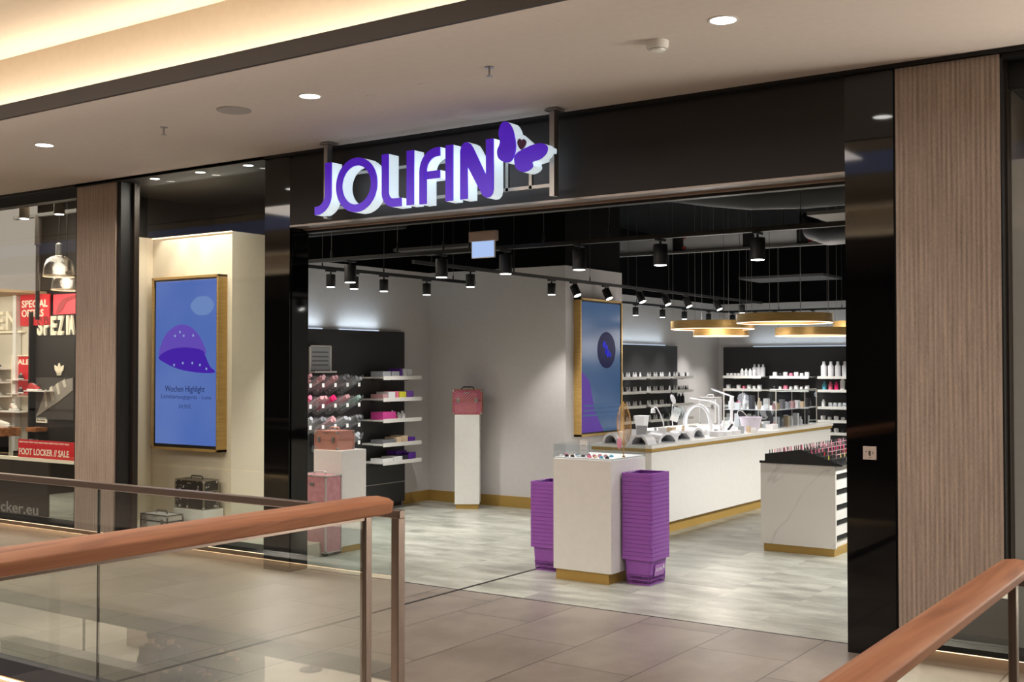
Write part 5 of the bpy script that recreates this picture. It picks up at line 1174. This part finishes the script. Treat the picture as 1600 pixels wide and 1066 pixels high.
# ------------------------------------------------------------------ lower level, seen as a reflection in the railing glass
t = T('kiosk', 'brown sales kiosk on the lower floor, reflected in the railing glass', 'kiosk', (-19.5, -6.3, -5))
B('body', mat('kiosk_brown', (92, 66, 58), .5), (-2.8, 1.9, .40, .72, 0, 1.08), parent=t); B('top', mat('kiosk_top', (110, 90, 80), .4), (-2.85, 1.95, .36, .76, 1.08, 1.12), parent=t)
t = T('produce_counter', 'dark counter with yellow goods on the lower floor', 'counter', (-19.6, -8.8, -5)); B('body', mat('grey_counter', (90, 84, 80), .5), (-1.2, 1.2, -.5, .5, 0, 1.3), parent=t); B('goods', cm['yellow'], [(-1.1+.45*k, -.75+.45*k, -.4, .4, 1.3, 1.36) for k in range(5)], parent=t)
ST('wall_back', mat('lower_pillar', (226, 206, 190), .6), (-23.5, -22.3, -10.6, -9.6, -5, -.8))
for i, (x, y) in enumerate(((-18.2, -10.5), (-23.2, -8.2))):
    t = T('barrier_post', 'slim barrier post on a round foot on the lower floor, %s' % ('right' if i == 0 else 'left'), 'post', (x, y, -5)); MB().cyl((0, 0, 0), .25, .03).build('foot', 'blackmetal', t); MB().cyl((0, 0, .03), .03, 1.9).build('pole', 'blackmetal', t)
def person(label, loc, rz, hgt, coat, hair, trousers, bag=None):
    t = T('person', label, 'person', loc, rz, None); k = hgt/1.7
    J = {'pelvis': (0, 0, .95), 'chest': (0, .02, 1.25), 'neck': (0, .01, 1.44), 'head': (0, -.01, 1.52), 'crown': (0, -.01, 1.64)}
    vs = []; rs = []; es = []
    def add(p, r, par=None):
        vs.append(Vector(p)*k); rs.append(r*k); i = len(vs)-1
        if par is not None: es.append((par, i))
        return i
    pe = add((0, 0, .95), .145); ch = add((0, .02, 1.25), .15, pe); sh_ = add((0, .01, 1.40), .09, ch); ne = add((0, .0, 1.47), .052, sh_); hd = add((0, -.015, 1.56), .085, ne); cr = add((0, -.01, 1.66), .07, hd)
    for s_ in (-1, 1):
        a = add((s_*.17, .01, 1.38), .06, sh_); b = add((s_*.23, .02, 1.12), .045, a); c = add((s_*.17, -.18, 1.02), .034, b); h = add((s_*.13, -.25, 1.04), .028, c)
        hp = add((s_*.09, 0, .88), .095, pe); kn = add((s_*.10, -.02, .50), .065, hp); an = add((s_*.10, .02, .09), .042, kn); add((s_*.11, -.12, .04), .036, an)
    me = bpy.data.meshes.new('body'); me.from_pydata([tuple(v) for v in vs], es, []); o = bpy.data.objects.new('body', me); COL.objects.link(o); o.parent = t
    m = o.modifiers.new('skin', 'SKIN'); m.use_smooth_shade = True
    for i, r in enumerate(rs): me.skin_vertices[0].data[i].radius = (r, r*.8)
    me.skin_vertices[0].data[0].use_root = True
    o.modifiers.new('sub', 'SUBSURF').levels = 1; o.modifiers[-1].render_levels = 1
    me.materials.append(mat('skin', (196, 150, 124), .6))
    z = lambda q: q*k
    MB().lathe([(z(.19), z(.80)), (z(.18), z(1.0)), (z(.20), z(1.25)), (z(.19), z(1.36)), (z(.09), z(1.46))], 20).build('coat', coat, t).scale = (1, .75, 1)
    for s_ in (-1, 1): MB().tube([(s_*z(.17), z(.01), z(1.38)), (s_*z(.235), z(.02), z(1.12)), (s_*z(.175), z(-.17), z(1.025))], [z(.075), z(.06), z(.048)], 10).build('sleeve', coat, t)
    for s_ in (-1, 1): MB().tube([(s_*z(.09), 0, z(.88)), (s_*z(.10), z(-.02), z(.50)), (s_*z(.10), z(.02), z(.10))], [z(.105), z(.078), z(.06)], 12).build('trouser_leg', trousers, t)
    MB().ell((0, z(.02), z(1.62)), (z(.098), z(.11), z(.105)), 16, 10).ell((0, z(.07), z(1.50)), (z(.085), z(.05), z(.13)), 14, 8).build('hair', hair, t)
    for s_ in (-1, 1): MB().ell((s_*z(.03), z(-.088), z(1.585)), (z(.011), z(.006), z(.007)), 8, 6).build('eye', cm['dark'], t)
    MB().ell((0, z(-.10), z(1.555)), (z(.012), z(.016), z(.018)), 8, 6).build('nose', MC['skin'], t)
    MB().ell((0, z(-.092), z(1.52)), (z(.024), z(.006), z(.006)), 8, 6).build('mouth', mat('lips', (150, 80, 76), .5), t)
    for s_ in (-1, 1):
        mb = MB(); hx, hy, hz = s_*z(.13), z(-.25), z(1.04)
        for f in range(4): mb.tube([(hx+s_*z(-.03+.018*f), hy-z(.01), hz), (hx+s_*z(-.03+.018*f), hy-z(.06), hz-z(.01)), (hx+s_*z(-.03+.018*f), hy-z(.085-.008*abs(f-1.5)), hz-z(.035))], z(.008), 6)
        mb.tube([(hx-s_*z(.03), hy, hz), (hx-s_*z(.055), hy-z(.03), hz), (hx-s_*z(.055), hy-z(.05), hz-z(.01))], z(.009), 6)
        mb.build('fingers', MC['skin'], t)
    return t
dk = mat('dark_brown_hair', (38, 28, 24), .6); ct = mat('charcoal_coat', (56, 50, 50), .8); c2_ = mat('grey_violet_coat', (78, 72, 84), .8); jn = mat('dark_jeans', (44, 46, 58), .8)
person('person with dark hair in a brown top behind the kiosk, leftmost in the reflection', (-18.35, -6.28, -5), R(150), 1.66, mat('brown_top', (90, 70, 62), .8), dk, jn)
person('person with long dark hair in a charcoal coat leaning at the kiosk', (-17.8, -6.30, -5), R(120), 1.72, ct, dk, jn)
person('person in a grey violet coat right of the kiosk, back turned', (-16.75, -6.55, -5), R(200), 1.78, c2_, dk, jn)
person('person in a dark jacket standing right of the grey violet coat', (-16.2, -6.35, -5), R(160), 1.72, mat('dark_jacket', (50, 46, 48), .8), mat('light_brown_hair', (120, 92, 70), .6), jn)
